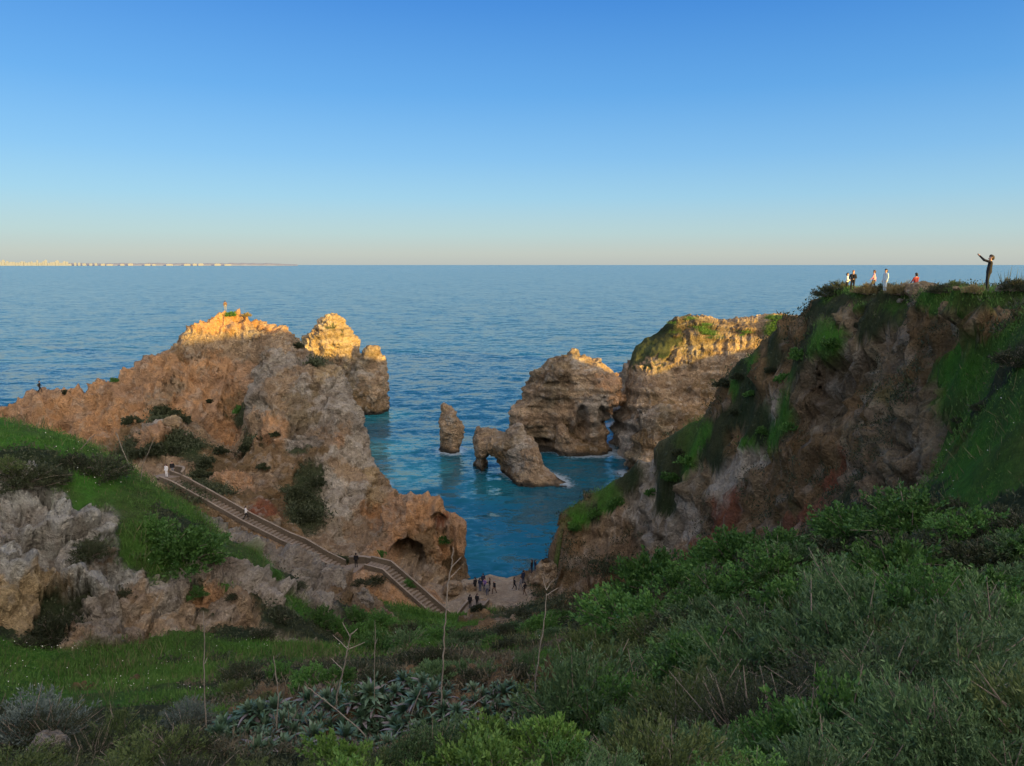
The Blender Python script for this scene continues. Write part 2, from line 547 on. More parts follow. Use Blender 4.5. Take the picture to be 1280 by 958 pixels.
# ---------- near slope, valley, left bank and right hill
A_px = [
 # centre column, from the camera's feet to the shore
 (640,990,4.5),(640,958,7.6),(640,900,14),(640,850,22),(640,820,30),(640,800,40),(630,785,52),(620,774,66),(610,765,76),
 (560,958,7.6),(450,958,8.4),(300,958,10),(150,958,11),(0,958,12.5),(780,958,7.4),(900,958,6.8),(1050,958,6.2),(1200,958,6.0),(1320,958,6),
 (450,895,17),(300,905,17),(560,850,23),(480,850,24),(360,860,24),(200,885,23),(60,905,19),(0,900,18),
 # platform
 (600,753,83.5),(640,753,83.5),(600,733,89),(650,733,89),(620,722,92),(675,715,94),(585,745,84),
 (566,775,76),(562,752,86.5),(570,738,90.5),(548,748,86),
 # left bank: crest
 (-120,520,50),(0,530,52),(60,540,53),(120,566,54),(180,598,56),(240,640,57),(290,678,58),(350,690,60),(400,712,63),(440,742,64),(500,765,66),(540,785,64),
 # left bank: face
 (100,600,48),(30,590,47),(60,638,44.5),(0,605,45),(130,655,45),(50,700,41.5),(0,700,40),(40,755,39),(50,805,37),(120,800,38),(200,785,40),(250,765,42.5),(330,800,41),
 (160,720,42.5),(220,695,46),(270,720,46),(330,740,46),(380,755,49),(400,790,46),(440,800,48),(500,800,50),
 (150,840,34),(60,850,31),(250,830,35),(340,830,34),(420,830,34),(500,830,33),(0,840,30),
 # right shoulder, near
 (800,900,11.5),(900,880,11),(1000,850,11.5),(1100,830,10.5),(1200,810,10.5),(1290,800,10),
 (760,830,24),(800,790,28),(860,755,28),(900,730,27.5),(960,700,27),(1020,680,27),(1080,660,26.5),(1140,650,25),(1200,648,22.5),(1290,640,19),
 (700,790,40),(720,765,52),(760,755,58),(700,752,70),(670,758,74),
 (1000,780,17),(1100,750,16.5),(1200,730,16),(1290,720,14),(900,810,18),
 # right hill: skyline from the photographer down to the sea
 (1300,369,31),(1230,368,34),(1190,368,38),(1150,364,45),(1100,368,55),(1060,366,61),(1035,374,64),(1010,388,66),(990,402,68),(970,416,70),(946,440,73),(924,462,76),(903,484,78),(884,508,80),
 (852,540,83),(822,560,86),(795,580,89),(770,597,91),(730,617,92),(695,640,92),(674,662,91),(668,692,89),(690,745,84.5),(720,752,81),(705,735,84),(700,690,88),(750,745,79),(750,690,87),
 # right hill: face
 (1280,400,30),(1240,420,34),(1180,440,39),(1120,420,50),(1060,430,56),(1100,480,50),(1045,480,56),(1005,480,60),(975,520,63),
 (1290,470,25),(1240,480,29),(1190,500,34),(1150,520,38),(1110,560,40),(1085,600,40),(1150,590,35.5),(1180,580,32.5),(1155,607,29),(1200,600,26),(1240,560,25.5),(1280,600,21),(1280,530,23),
 (1050,560,53),(1060,620,47),(1000,560,59),(1000,640,54),(960,600,63),(915,580,69),(905,640,69.5),(850,625,79.5),(850,680,76),(890,695,67),(785,735,80),(740,700,85),(740,660,89),(830,725,73),
 (940,670,61),
 (795,612,88),(830,600,82.5),(870,588,77.5),(915,578,71.5),(950,562,66.5),(800,645,86.5),(840,640,81),(880,640,74.5),(800,695,84.5),(840,690,78.5),(870,680,72),
]
A_xyz = [(0,0,CZ-1.75),(6,0,CZ-1.75),(-6,0,CZ-1.9),(14,0,CZ-1.8),(-14,0,CZ-2.6),(0,2,CZ-2.3),(-25,2,CZ-4.5),(25,2,CZ-1.8),
 # beyond the crests and under the sea
 (-60,66,20),(-50,70,17),(-42,72,13.5),(-30,76,9),(-20,78,6.0),(-12,78,3.8),
 (-60,100,5),(-40,100,0),(-20,100,-6),(-8,98,-6),(-2,98,-6),(-8,88,2.6),(-10,90.5,2.2),(-11.5,87,3.2),(-6.5,90.5,2.4),(4,100,-6),(10,100,-5),(-80,100,15),
 (46,40,CZ-2),(50,60,CZ-5),(48,75,CZ-12),(45,84,CZ-20),(40,92,CZ-32),(34,98,-3),(22,104,-6),(12,103,-6),(60,90,-5),(70,70,5),(70,40,30),(75,60,15),
 (-60,20,CZ-9),(-60,40,CZ-10),(40,15,CZ-1.6),(45,28,CZ-1.8),(60,20,CZ-3),
]
A_smp = [
 # left bank
 (20,545,'G'),(80,556,'G'),(60,580,'D',22),(10,575,'D',22),(130,580,'G'),(150,610,'G',36),(110,620,'G',30),(190,620,'G'),(220,650,'D',30),(255,680,'D',28),(175,670,'G'),(290,690,'G'),(210,600,'D',15),(235,622,'T',16),(262,650,'W',12),(190,700,'G',22),
 (20,620,'P'),(60,640,'P'),(110,650,'P'),(30,660,'P',34),(80,700,'P'),(20,700,'P'),(50,735,'Y'),(90,720,'P'),(20,760,'Y'),(110,685,'D',18),(60,770,'D',30),(0,790,'D',16),(130,660,'P',16),
 (130,725,'P'),(160,745,'T'),(200,740,'W'),(230,765,'T'),(130,770,'W'),(260,745,'O',16),(300,720,'W'),(330,730,'W'),(300,760,'T'),(340,765,'D',22),(290,790,'D',20),(200,775,'T'),(100,800,'T',14),(170,790,'B',14),(360,700,'W'),(395,715,'W'),(390,740,'W',16),(355,795,'W',14),
 (150,735,'D',10),(190,722,'G',10),(242,735,'D',9),(285,738,'G',8),(98,745,'D',9),(340,712,'G',9),(368,724,'D',9),(30,690,'D',8),(320,745,'D',8),(60,665,'D',7),(130,700,'K',10),(215,755,'K',10),(265,765,'D',7),(375,760,'G',18),(410,760,'W',20),(440,745,'B',20),(430,775,'D'),(470,755,'T',20),(500,755,'O',16),(470,730,'B',16),(500,735,'B',14),(520,770,'G',24),(490,790,'G',24),(540,790,'D',20),(450,800,'B',18),(400,790,'D',20),
 (30,820,'G'),(100,830,'G'),(170,820,'G'),(230,800,'G'),(200,850,'G'),(250,845,'G'),(330,815,'G'),(400,815,'G',26),(300,840,'D',26),(460,810,'G',22),(130,870,'G'),(380,845,'D',26),(460,840,'D'),
 (130,838,'D',9),(215,828,'D',10),(60,848,'D',9),(290,822,'D',9),(110,860,'B',5),(250,862,'D',9),(20,838,'D',8),(40,900,'D',40),(150,910,'D',40),(250,900,'G',24),(250,940,'D'),(380,890,'B',36),(480,890,'B',40),(580,890,'B',36),(380,940,'D'),(520,945,'D'),(640,940,'D'),
 # valley
 (560,850,'D',34),(640,850,'G',30),(660,830,'G'),(610,820,'D'),(680,800,'G',24),(640,790,'D',22),(700,780,'D'),(740,770,'B'),(740,850,'D',40),(700,900,'D',40),(820,850,'D',40),(800,930,'D',40),(950,900,'D',50),(1100,880,'D',50),(1230,880,'D',50),(900,740,'D',40),(1000,720,'D',40),(1100,700,'D',40),(1200,690,'D',30),(1270,700,'G',25),(1260,760,'G',25),(1200,760,'D',30),(1060,650,'D',26),(1150,630,'D',24),(1240,650,'D',24),(990,660,'B',18),
 (600,745,'S',16),(640,745,'S',16),(660,735,'S',14),(620,732,'S',12),(585,748,'S',8),(625,760,'S',6),(655,765,'D',14),(690,762,'D',18),(605,765,'S',10),(640,768,'S',8),(590,776,'B',9),(620,780,'B',9),(580,785,'B',14),(645,780,'D',14),(690,725,'T',14),(675,750,'S',8),
 # right hill
 (690,665,'G',9),(720,648,'G',10),(760,624,'G',10),(785,604,'D',9),(745,645,'D',7),(705,668,'B',8),(770,640,'T',9),(700,700,'B'),(740,700,'T',26),(690,735,'B',16),(740,740,'B',20),(770,670,'T',18),(770,720,'B',20),
 (800,640,'C',18),(785,655,'T',10),(790,690,'T',16),(800,670,'K',14),(830,670,'C',18),(860,650,'C',18),(845,690,'T',14),(875,665,'K',12),(830,640,'D',12),(870,610,'K',16),(870,680,'E',14),(860,695,'E',10),(820,700,'T',12),(850,700,'B',14),(800,715,'B',18),(900,690,'B',14),(890,655,'E',12),(925,577,'C',16),(905,592,'C',12),(895,560,'D',14),(880,548,'G',10),(860,575,'G',12),(845,585,'D',12),(930,560,'G',12),(915,545,'B',12),(935,600,'K',14),(880,640,'K',14),(910,630,'E',14),
 (970,512,'C',9),(970,535,'G',20),(940,540,'D',14),(920,515,'D',20),(900,530,'D',14),(930,485,'D',16),(950,462,'B',14),(965,440,'D',14),(900,505,'B',12),(915,490,'G',8),(940,455,'G',8),(1000,440,'D',18),(1015,432,'G',10),(1040,425,'G',22),(980,470,'B',14),(990,462,'G',8),(1010,480,'K',24),(1000,400,'B',20),(1020,385,'D',16),(1050,380,'D',14),(1060,400,'K',24),(1090,400,'D',18),(1110,375,'G',14),(1080,378,'G',12),(1150,372,'D',12),(1200,367,'D',10),(1240,368,'G',10),(1280,369,'D',10),(1130,367,'D',8),(1255,372,'D',8),(1220,370,'G',8),(1180,367,'G',6),
 (1040,470,'K',26),(1060,500,'B',28),(1020,520,'K',22),(980,570,'B',26),(1000,600,'B',26),(960,630,'B',26),(1030,560,'B',26),(940,650,'B',20),(1000,640,'E',14),(1030,600,'E',14),(1045,575,'E',10),(1010,655,'E',12),(975,660,'E',10),(960,590,'B',20),(990,620,'D',12),
 (1130,440,'Y',8),(1175,420,'Y',5),(1120,430,'B',14),(1150,400,'B',22),(1200,410,'B',22),(1180,400,'K',18),(1210,395,'W',10),(1240,400,'B',22),(1270,395,'K',16),(1110,470,'K',26),(1080,450,'K',26),(1160,450,'B',22),(1060,540,'K',22),(1100,500,'K',18),(1095,510,'C',9),(1080,560,'B',20),(1060,590,'T',10),
 (1130,500,'K',16),(1160,490,'K',10),(1120,540,'K',22),(1150,530,'K',22),(1170,560,'K',18),(1120,580,'K',20),(1090,590,'T',6),(1140,560,'T',9),(1160,585,'K',16),(1205,545,'B',12),(1185,572,'E',6),(1080,610,'T',10),
 (1130,490,'G',12),(1210,380,'G',18),(1240,375,'G',14),(1170,380,'G',14),(1270,375,'D',14),(1195,455,'G',24),(1235,440,'G',26),(1225,415,'G',14),(1170,475,'G',12),(1200,485,'G',22),(1280,425,'G',14),(1270,460,'D',18),(1220,480,'G',26),(1210,510,'G',24),(1260,500,'G',26),(1240,550,'G',28),(1200,590,'G',24),(1260,590,'G',28),(1220,615,'G',20),(1280,550,'G',26),(1200,525,'D',12),(1230,505,'D',10),
]
# just behind each crest the ground falls away, so the crest line itself is the skyline
for (px, py, Y, b, dz) in [(-120,520,50,5,1.5),(0,530,52,5,1.5),(60,540,53,5,2),(120,566,54,5,2),(180,598,56,4,2),(240,640,57,4,2),(290,678,58,4,2),(350,690,60,4,2),(400,712,63,4,2.5),(440,742,64,4,2),(500,765,66,3,1)]:
    p = at(px, py, Y); A_xyz += [(p[0]*(1+b/Y), p[1]+b, p[2]-dz)]
for (px, py, Y) in [(1300,369,31),(1230,368,34),(1190,368,38),(1150,364,45),(1100,368,55),(1060,366,61)]:
    p = at(px, py, Y); A_xyz += [(p[0]+2.5, p[1]+1.5, p[2]-.1), (p[0]+7, p[1]+4, p[2]-.5)]
for (px, py, Y, b, dz) in [(1035,374,64,5,1),(1010,388,66,5,1),(990,402,68,5,1),(970,416,70,5,1.2),(946,440,73,5,1.5),(924,462,76,5,2),(903,484,78,5,2),(884,508,80,4,2),(852,540,83,4,2),(822,560,86,4,2.5),(795,580,89,3,2.5),(770,597,91,3,3),(730,617,92,3,3),(695,640,92,3,3)]:
    p = at(px, py, Y); A_xyz += [(p[0]+b*.55, p[1]+b*.85, p[2]-dz)]
rad = np.concatenate([np.geomspace(1.6, 30, 330)[:-1], np.geomspace(30, 112, 440)])
CREST = np.array([at(u, v, Y) for (u, v, Y) in ((1340,369,27),(1300,369,31),(1230,368,34),(1190,368,38),(1150,364,45),(1100,368,55),(1060,366,61),(1036,373,64))])
def pre_A(P, W):
    # the trodden crest of the right hill: turf and low scrub, no crags
    best = np.full(len(P), 1e9); cz = np.zeros(len(P))
    for a, b in zip(CREST[:-1], CREST[1:]):
        e = b[:2] - a[:2]; t = np.clip(((P[:, :2] - a[:2]) @ e) / (e @ e), 0, 1)
        d = np.hypot(P[:, 0] - a[0] - e[0] * t, P[:, 1] - a[1] - e[1] * t); m = d < best
        best[m] = d[m]; cz[m] = (a[2] + (b[2] - a[2]) * t)[m]
    w = sstep(4.5, 1.6, best) * sstep(-1.1, -.35, P[:, 2] - cz + .45 * vnoise(P, .5, 4)) * .95
    capz = CZ - 1.02 - .036 * np.clip(P[:, 1] - 31, -20, 60)
    w2 = sstep(-1.3, -.6, P[:, 2] - capz + .3 * vnoise(P, .5, 6)) * (P[:, 0] > 12) * (P[:, 1] > 20) * (P[:, 1] < 75) * .97
    w = np.maximum(w, w2)[:, None]
    T = np.zeros_like(W); g = sstep(-.25, .25, fbm(P, .35, 3, 8)); T[:, KN.index('G')] = g; T[:, KN.index('D')] = 1 - g
    return W * (1 - w) + T * w
SA = Sheet(pts_from(A_px, A_xyz), -46, 46, 860, rad, 0.35)
cap = CZ - 1.02 - .036 * np.clip(SA.P[..., 1] - 31, -20, 60)
hi_ = (SA.P[..., 0] > 9) & (SA.P[..., 1] > 12) & (SA.P[..., 1] < 75)
SA.P[..., 2] = np.where(hi_, np.minimum(SA.P[..., 2], cap), SA.P[..., 2])
SA.finish(A_smp, s=0.85, pre=pre_A, name='terrain', label='grassy valley slopes and right hill running down to the shore', post=lambda P: flat_platform(cut_path(P)))

# ---------- the left headland
B_px = [
 (-250,560,100),(-100,518,105),(0,505,108),(30,499,110),(50,494,112),(75,489,113),(95,490,114),(110,492,114),(125,480,115),(150,474,116),(180,457,117),(205,437,119),(230,417,121),(250,404,122),(270,395,123),(285,390,124),(310,394,124.5),(330,402,125),(345,412,125),(375,430,126),(396,446,125),
 (415,470,122),(438,485,119),(450,510,116),(456,545,112),(466,580,108.5),(483,603,106),(508,630,103),(530,635,101.5),(547,638,100),(562,646,98.5),(574,658,97.5),(580,675,96.5),(578,700,95.5),(570,716,95),(545,735,90),
 (328,446,115.5),(312,500,109.3),(318,545,105.3),(340,482,110.5),(338,520,107.5),(362,478,112.5),(402,520,109),(432,560,106),(442,620,100),(432,660,96),(416,690,91),(370,450,118),(455,600,104),(470,640,100),
 (292,520,115.5),(300,560,111),(304,600,106),(285,460,120),(306,470,118.5),(320,470,114.5),(150,520,108),(200,482,113),(60,530,106),(120,560,101),(20,530,104),(170,545,103),(200,535,101.5),(220,565,99.5),(250,600,96.5),(350,620,97.5),(385,668,92.5),(270,560,104),(330,560,106),
 (150,590,96),(210,598,91),(260,620,90),(310,650,88.5),(370,682,86),(410,700,85),(450,705,87.5),(490,690,91),(500,720,88),(530,745,86),(530,700,92),(555,690,95),(550,720,92.5),
]
B_xyz = []
for (px, py, Y) in [(-100,518,105),(0,505,108),(95,490,114),(150,474,116),(205,437,119),(285,390,124),(345,412,125),(396,446,125)]:
    p = at(px, py, Y)
    B_xyz += [(p[0]+1, p[1]+7, p[2]-7), (p[0]+2, p[1]+16, p[2]-17), (p[0]+4, p[1]+30, -8)]
for (px, py, Y, dx) in [(415,470,122,5),(450,510,116,3.5),(456,545,112,3.5),(466,580,108.5,3),(483,603,106,3),(508,630,103,2.5)]:
    p = at(px, py, Y); B_xyz += [(p[0]+dx*.35, p[1]+dx*.8, p[2]*.35), (p[0]+dx*.6, p[1]+dx*1.4, -6), (p[0]+12, p[1]+8, -8)]
for (px, Y) in [(588,95.5),(586,99),(570,103),(548,106),(585,91.5),(565,87.5),(530,112),(600,100)]:
    B_xyz.append(((px-640)/FPX*Y*1.04, Y, -5))
for x, y, z in [(-70,92,8),(-55,86,6),(-42,83,4),(-32,81,2),(-22,79,-1),(-14,80,-3),(-80,100,12),(-10,86,-3)]: B_xyz.append((x, y, z))
B_smp = [
 (10,515,'O'),(40,505,'O'),(80,500,'O'),(60,520,'O'),(120,500,'O'),(110,530,'O'),(150,500,'O'),(90,550,'O',20),(30,525,'B',12),(20,535,'T',14),(180,480,'O'),(170,510,'O'),(210,460,'O'),(230,500,'O'),(220,440,'B',14),(200,450,'O',16),(250,430,'T'),(280,430,'T'),(240,460,'O'),(270,460,'O',34),(290,480,'O'),(260,500,'O'),(300,450,'T',18),(320,430,'T'),(350,430,'T'),(285,400,'O',20),(310,400,'O',20),(255,410,'O',20),(335,410,'O',18),(240,425,'Y',12),(200,500,'T',16),(215,480,'T',18),
 (130,560,'B',16),(200,520,'D',16),(170,535,'B',12),(210,535,'W',12),(200,545,'O',10),(180,555,'O',12),(190,560,'D',14),(230,555,'D',14),(160,560,'D',12),(215,515,'D',14),(230,520,'D',10),(265,500,'D',7),(255,540,'T',18),(280,540,'O',16),(300,520,'D',16),(290,500,'B',14),(270,580,'B',18),(250,580,'D',16),(280,570,'D',10),(300,570,'T',18),(300,600,'O',16),(320,600,'T',18),(330,570,'B',14),(310,560,'D',14),(290,620,'B',14),(270,610,'D',16),(250,615,'D',14),(220,580,'T',12),(180,580,'T',14),(215,600,'T',14),(340,620,'B',20),(360,590,'B',20),(330,640,'E',14),(370,610,'D',18),(395,600,'D',16),(380,640,'D',18),(350,655,'B',14),(400,640,'D',12),(400,570,'B',14),(380,560,'D',10),(345,510,'B',10),
 (330,450,'K',12),(340,460,'W'),(360,450,'W'),(370,470,'T'),(345,480,'T',20),(320,500,'W',18),(325,520,'O',14),(335,540,'O',14),(315,535,'T',14),(345,500,'T',14),(370,500,'K',14),(380,480,'W',18),(395,480,'K',14),(410,500,'W',18),(400,520,'K',10),(410,470,'Y',14),(420,480,'W',14),(430,500,'W'),(440,520,'W',18),(415,530,'W',18),(425,550,'O',14),(430,540,'T',14),(380,530,'K',14),(385,550,'W',14),(400,545,'T',14),(445,560,'C'),(440,590,'T'),(415,575,'C',16),(420,600,'C',18),(425,620,'C',18),(430,640,'C',16),(458,588,'Y',18),(465,600,'Y',14),(450,620,'C',18),(450,650,'T',20),(430,670,'C',14),(420,685,'T',16),(470,620,'Y',16),(480,640,'O'),(460,670,'T'),(500,645,'O',20),(530,645,'O',20),(550,655,'E',14),(560,660,'O',16),(500,660,'O'),(520,680,'B'),(560,690,'O',20),(545,710,'T',16),(530,720,'T'),(555,675,'D',7),(490,690,'O'),(570,700,'B',16),(510,700,'B',16),(440,690,'T',16),(475,690,'D',8),(390,690,'B',12),(430,698,'D',8),(360,680,'B',10),(310,655,'B',12),(395,455,'D',12),(405,545,'K',6),(426,505,'K',7),(372,522,'K',7),(332,492,'K',6),(352,458,'K',6),(470,600,'B',6),(485,655,'B',8),(540,665,'B',7),(370,430,'D',9),(385,440,'K',8),
]
def post_B(P):
    # the sea cave at the foot of the headland, and a smaller hollow beside it
    u, v, f = project(P)
    for (cu, cv, ru, rv, dep, y0, y1) in ((508, 700, 24, 26, 7.0, 85, 97), (548, 650, 10, 8, 1.5, 94, 101)):
        q = ((u - cu) / ru) ** 2 + ((v - cv) / rv) ** 2
        w = sstep(1.0, 0.72, q) * ((P[:, 1] > y0) & (P[:, 1] < y1))
        P[:, 1] += dep * w
    return cut_path(P)
SB = Sheet(pts_from(B_px, B_xyz), -42, -1.2, 620, np.linspace(78, 158, 470), 0.35)
SB.finish(B_smp, s=0.56, strata=0.28, name='headland', label='ochre headland ridge with grey crags, left of the cove', post=post_B)

# ---------- the far cliff on the right, flat on top
D_px = [
 (785,470,171),(788,448,175),(792,438,176),(805,424,176),(825,412,176),(845,405,173),(870,407,172.5),(900,411,172),(930,411,171),(960,409,170),(985,406,170),(1010,406,174),(1060,408,184),(1120,410,197),
 (803,455,172),(850,457,169),(900,459,168),(950,451,167.5),(990,447,168),
 (788,500,168),(798,492,164),(850,500,165),(900,500,164.5),
 (796,512,149),(830,512,150),(870,520,150),(800,545,147.5),(850,550,147),(792,560,148),(787,590,147.5),(800,610,143),(850,600,143),(900,580,147),
]
D_xyz = [(at(px,py,Y)[0], Y, -5) for (px,py,Y) in [(772,585,144),(774,560,152),(775,530,160),(776,500,170),(777,450,182),(765,450,200),(770,450,230),(800,620,137),(860,620,136),(930,600,145),(1000,600,152),(1060,590,165),(1120,590,178)]]
for (px,py,Y) in [(792,438,176),(825,412,176),(870,405,172),(930,409,169),(985,403,168),(1060,400,182)]:
    p = at(px,py,Y); D_xyz += [(p[0]+3,p[1]+12,p[2]-1.6),(p[0]+5,p[1]+35,p[2]-6),(p[0]+6,p[1]+50,p[2]-14),(p[0]+6,p[1]+62,-8)]
D_smp = [
 (800,440,'D',14),(820,420,'D',20),(845,412,'D',14),(840,406,'G',8),(870,407,'G',10),(830,435,'D',18),(860,415,'T',12),(860,430,'K'),(850,445,'K',18),(890,420,'T',14),(880,440,'T',18),(890,415,'G',10),(910,412,'D',9),(920,430,'T'),(900,450,'T'),(945,430,'T'),(960,420,'T'),(935,412,'G',10),(970,408,'G',14),(985,410,'G',14),(940,450,'T'),(980,430,'T'),(810,450,'T',16),
 (800,470,'T'),(850,475,'T'),(900,470,'D',12),(920,470,'D',14),(790,500,'T'),(830,500,'B'),(850,490,'T'),(870,510,'B'),(900,500,'T'),(800,520,'W'),(830,530,'K'),(790,560,'K'),(820,560,'B'),(850,560,'D',14),(800,590,'T'),(780,540,'W'),(860,530,'B'),(880,490,'B'),
]
SD = Sheet(pts_from(D_px, D_xyz), 7.0, 30, 420, np.concatenate([np.linspace(124, 178, 330), np.linspace(178.5, 240, 80)]), 0.35)
SD.finish(D_smp, s=0.48, strata=1.3, name='cliff', label='layered far cliff with flat grassy top behind the right hill')

BVHS = [SA, SB, SD]
def hit(px, py, sheets=None):
    o = Vector((0, 0, CZ)); d = Vector(ray(px, py)).normalized()
    best = None
    for s in (sheets or BVHS):
        h, n, i, dist = s.tree.ray_cast(o, d)
        if h is not None and (best is None or dist < best[2]):
            best = (h, n, dist)
    return best
def ground(x, y, sheets=None):
    z = None
    for s in (sheets or BVHS):
        h, n, i, dist = s.tree.ray_cast(Vector((x, y, 300)), Vector((0, 0, -1)))
        if h is not None and (z is None or h.z > z): z = h.z
    return z

# ---------- unseen ground added right of the view, crest shaped to cast the evening shadow
def crest_from_shadow():
    a = np.array([62.0, -20.0]); b = np.array([150.0, 150.0])
    e = (b - a) / np.linalg.norm(b - a)
    sd = SUN[:2] / np.linalg.norm(SUN[:2]); tn = SUN[2] / np.linalg.norm(SUN[:2])
    out = []
    for (px, py, Y) in [(230,428,121),(285,424,122),(345,419,124),(380,446,222),(450,448,222),(755,474,172),(870,463,163),(925,452,161),(980,436,164)]:
        q = at(px, py, Y)
        # q.xy + t*sd = a + k*e
        M = np.array([[sd[0], -e[0]], [sd[1], -e[1]]])
        t, k = np.linalg.solve(M, a - q[:2])
        out.append((k, q[2] + tn * t))
    return a, e, sorted(out)
ha, he, hk = crest_from_shadow()
print('CREST', [(round(float(k), 1), round(float(z), 1)) for k, z in hk])
ks = np.linspace(-60, 240, 301); ws = np.linspace(-28, 60, 45)
kz = np.interp(ks, [-60] + [k for k, z in hk] + [240], [hk[0][1] - 1] + [z for k, z in hk] + [hk[-1][1] - 6])
KS, WS = np.meshgrid(ks, ws, indexing='ij')
hn = np.array([he[1], -he[0]])
hP = np.stack([ha[0] + he[0] * KS + hn[0] * WS, ha[1] + he[1] * KS + hn[1] * WS, np.maximum(kz[:, None] - np.where(WS < 0, 0.05 * WS ** 2, 0.10 * WS + 0.9 * np.clip(WS - 30, 0, 99) ** 1.3), -4 - 0.01 * np.abs(WS))], -1)
hp = hP.reshape(-1, 3)
hp[:, 2] += 0.35 * vnoise(hp, 0.25, 91) + 0.3 * vnoise(hp, 0.9, 92)
hW = np.zeros((len(hp), len(KN)), np.float32); hW[:, 0] = sstep(-0.3, 0.3, vnoise(hp, 0.12, 94)); hW[:, 1] = 1 - hW[:, 0]
hC, hr = kind_colour(hp, hW)
me = np_mesh('hill', hp, grid_faces(301, 45)); set_col(me, 'Col', np.concatenate([hC, hr[:, None]], 1))
tag(link('hill', me, M_GROUND), 'unseen grassy high ground added to cast the evening shadow', None, None, 'structure')

# ---------- the ground round the viewer's feet, under and beside the slope
gx, gy = np.meshgrid(np.linspace(-60, 60, 240), np.linspace(-40, 34, 150), indexing='ij')
gz = rbf_eval(SA.m, gx.ravel(), np.maximum(gy.ravel(), -4.0))
gz = np.where(gy.ravel() < 0, np.minimum(gz, CZ - 1.65), gz)
g_in = (gy.ravel() > 1.2) & (np.abs(gx.ravel()) < gy.ravel() * 1.02)
g_dp = np.where(g_in, np.minimum(gy.ravel() - 1.2, gy.ravel() * 1.02 - np.abs(gx.ravel())), 0)
gp = np.stack([gx.ravel(), gy.ravel(), gz - .15 - 0.9 * sstep(0.2, 4.0, g_dp)], 1)
gp[:, 2] += .12 * fbm(gp, .5, 3, 44)
gW = np.zeros((len(gp), len(KN)), np.float32); gW[:, 0] = sstep(-.3, .3, vnoise(gp, .3, 46)); gW[:, 1] = 1 - gW[:, 0]
gC, gr = kind_colour(gp, gW)
me = np_mesh('ground', gp, grid_faces(240, 150)); set_col(me, 'Col', np.concatenate([gC, gr[:, None]], 1))
tag(link('ground', me, M_GROUND), 'grassy ground around the viewpoint', None, None, 'structure')

def on_crest(px, back=0.0):
    """ground point on the skyline of the right hill at a photo column"""
    u, v, f = project(CREST)
    o = np.argsort(u); Y0 = float(np.interp(px, u[o], CREST[o, 1]))
    c = []
    for k in np.arange(-1.0, 6.01, .25):
        Y = Y0 + k; x = (px - 640) / FPX * Y * 1.003
        z = ground(x, Y, [SA])
        c.append((float(project(np.array([x, Y, z]))[1]), Vector((x, Y, z))))
    best = min(q[0] for q in c)
    p = next(q[1] for q in c if q[0] < best + 1.6)
    if back: p = Vector((p.x, p.y + back, ground(p.x, p.y + back, [SA])))
    return p
# ------------------------------------------------------------------ sea
def sea_material():
    m, nt, b = new_mat('sea_water')
    geo = nt.nodes.new('ShaderNodeNewGeometry')
    mp = nt.nodes.new('ShaderNodeMapping'); mp.inputs['Scale'].default_value = (0.62, 1.25, 1.0); mp.inputs['Rotation'].default_value = (0, 0, R(-14))
    nt.links.new(geo.outputs['Position'], mp.inputs['Vector'])
    # wave slopes taken straight from noise vectors: the sea keeps its tilt at any distance
    acc = None
    for sc, det, amp in ((0.10, 3, 0.42), (0.42, 4, 0.55), (1.9, 3, 0.35)):
        n = noise_node(nt, mp.outputs[0], sc, det, 0.6, 0.4)
        v = nt.nodes.new('ShaderNodeVectorMath'); v.operation = 'SUBTRACT'
        nt.links.new(n.outputs['Color'], v.inputs[0]); v.inputs[1].default_value = (0.5, 0.5, 0.5)
        w = nt.nodes.new('ShaderNodeVectorMath'); w.operation = 'MULTIPLY'
        nt.links.new(v.outputs[0], w.inputs[0]); w.inputs[1].default_value = (amp * 0.9, amp * 1.5, 0)
        if acc is None: acc = w.outputs[0]
        else:
            a = nt.nodes.new('ShaderNodeVectorMath'); a.operation = 'ADD'
            nt.links.new(acc, a.inputs[0]); nt.links.new(w.outputs[0], a.inputs[1]); acc = a.outputs[0]
    n4 = noise_node(nt, mp.outputs[0], 0.013, 3, 0.5)
    sc_ = nt.nodes.new('ShaderNodeVectorMath'); sc_.operation = 'SCALE'
    nt.links.new(acc, sc_.inputs[0]); nt.links.new(maprange(nt, n4.outputs[0], 0.3, 0.7, 0.75, 1.2), sc_.inputs['Scale'])
    up = nt.nodes.new('ShaderNodeVectorMath'); up.operation = 'ADD'
    nt.links.new(sc_.outputs[0], up.inputs[0]); up.inputs[1].default_value = (0, 0, 1)
    nrm = nt.nodes.new('ShaderNodeVectorMath'); nrm.operation = 'NORMALIZE'
    nt.links.new(up.outputs[0], nrm.inputs[0])
    nt.links.new(nrm.outputs[0], b.inputs['Normal'])
    col = nt.nodes.new('ShaderNodeVertexColor'); col.layer_name = 'Col'
    fo = nt.nodes.new('ShaderNodeVertexColor'); fo.layer_name = 'Foam'
    n7 = noise_node(nt, geo.outputs['Position'], 1.6, 7, 0.72, 0.8)
    fm = mathn(nt, 'MULTIPLY', maprange(nt, mathn(nt, 'ADD', n7.outputs[0], mathn(nt, 'MULTIPLY', fo.outputs[0], .42)), .66, .90, 0, .42), maprange(nt, fo.outputs[0], .05, .35, 0, 1))
    nt.links.new(mixc(nt, fm, col.outputs[0], (.62, .68, .70)), b.inputs['Base Color'])
    b.inputs['Roughness'].default_value = 0.16
    b.inputs['IOR'].default_value = 1.333
    return m
sea_r = np.concatenate([np.linspace(60, 330, 300), np.geomspace(334, 90000, 90)])
sX, sY = polar_grid(-62, 62, 320, sea_r)
sP = np.stack([sX, sY, np.zeros_like(sX)], -1).reshape(-1, 3)
sC = np.tile(np.array([.004, .070, .100]), (len(sP), 1))
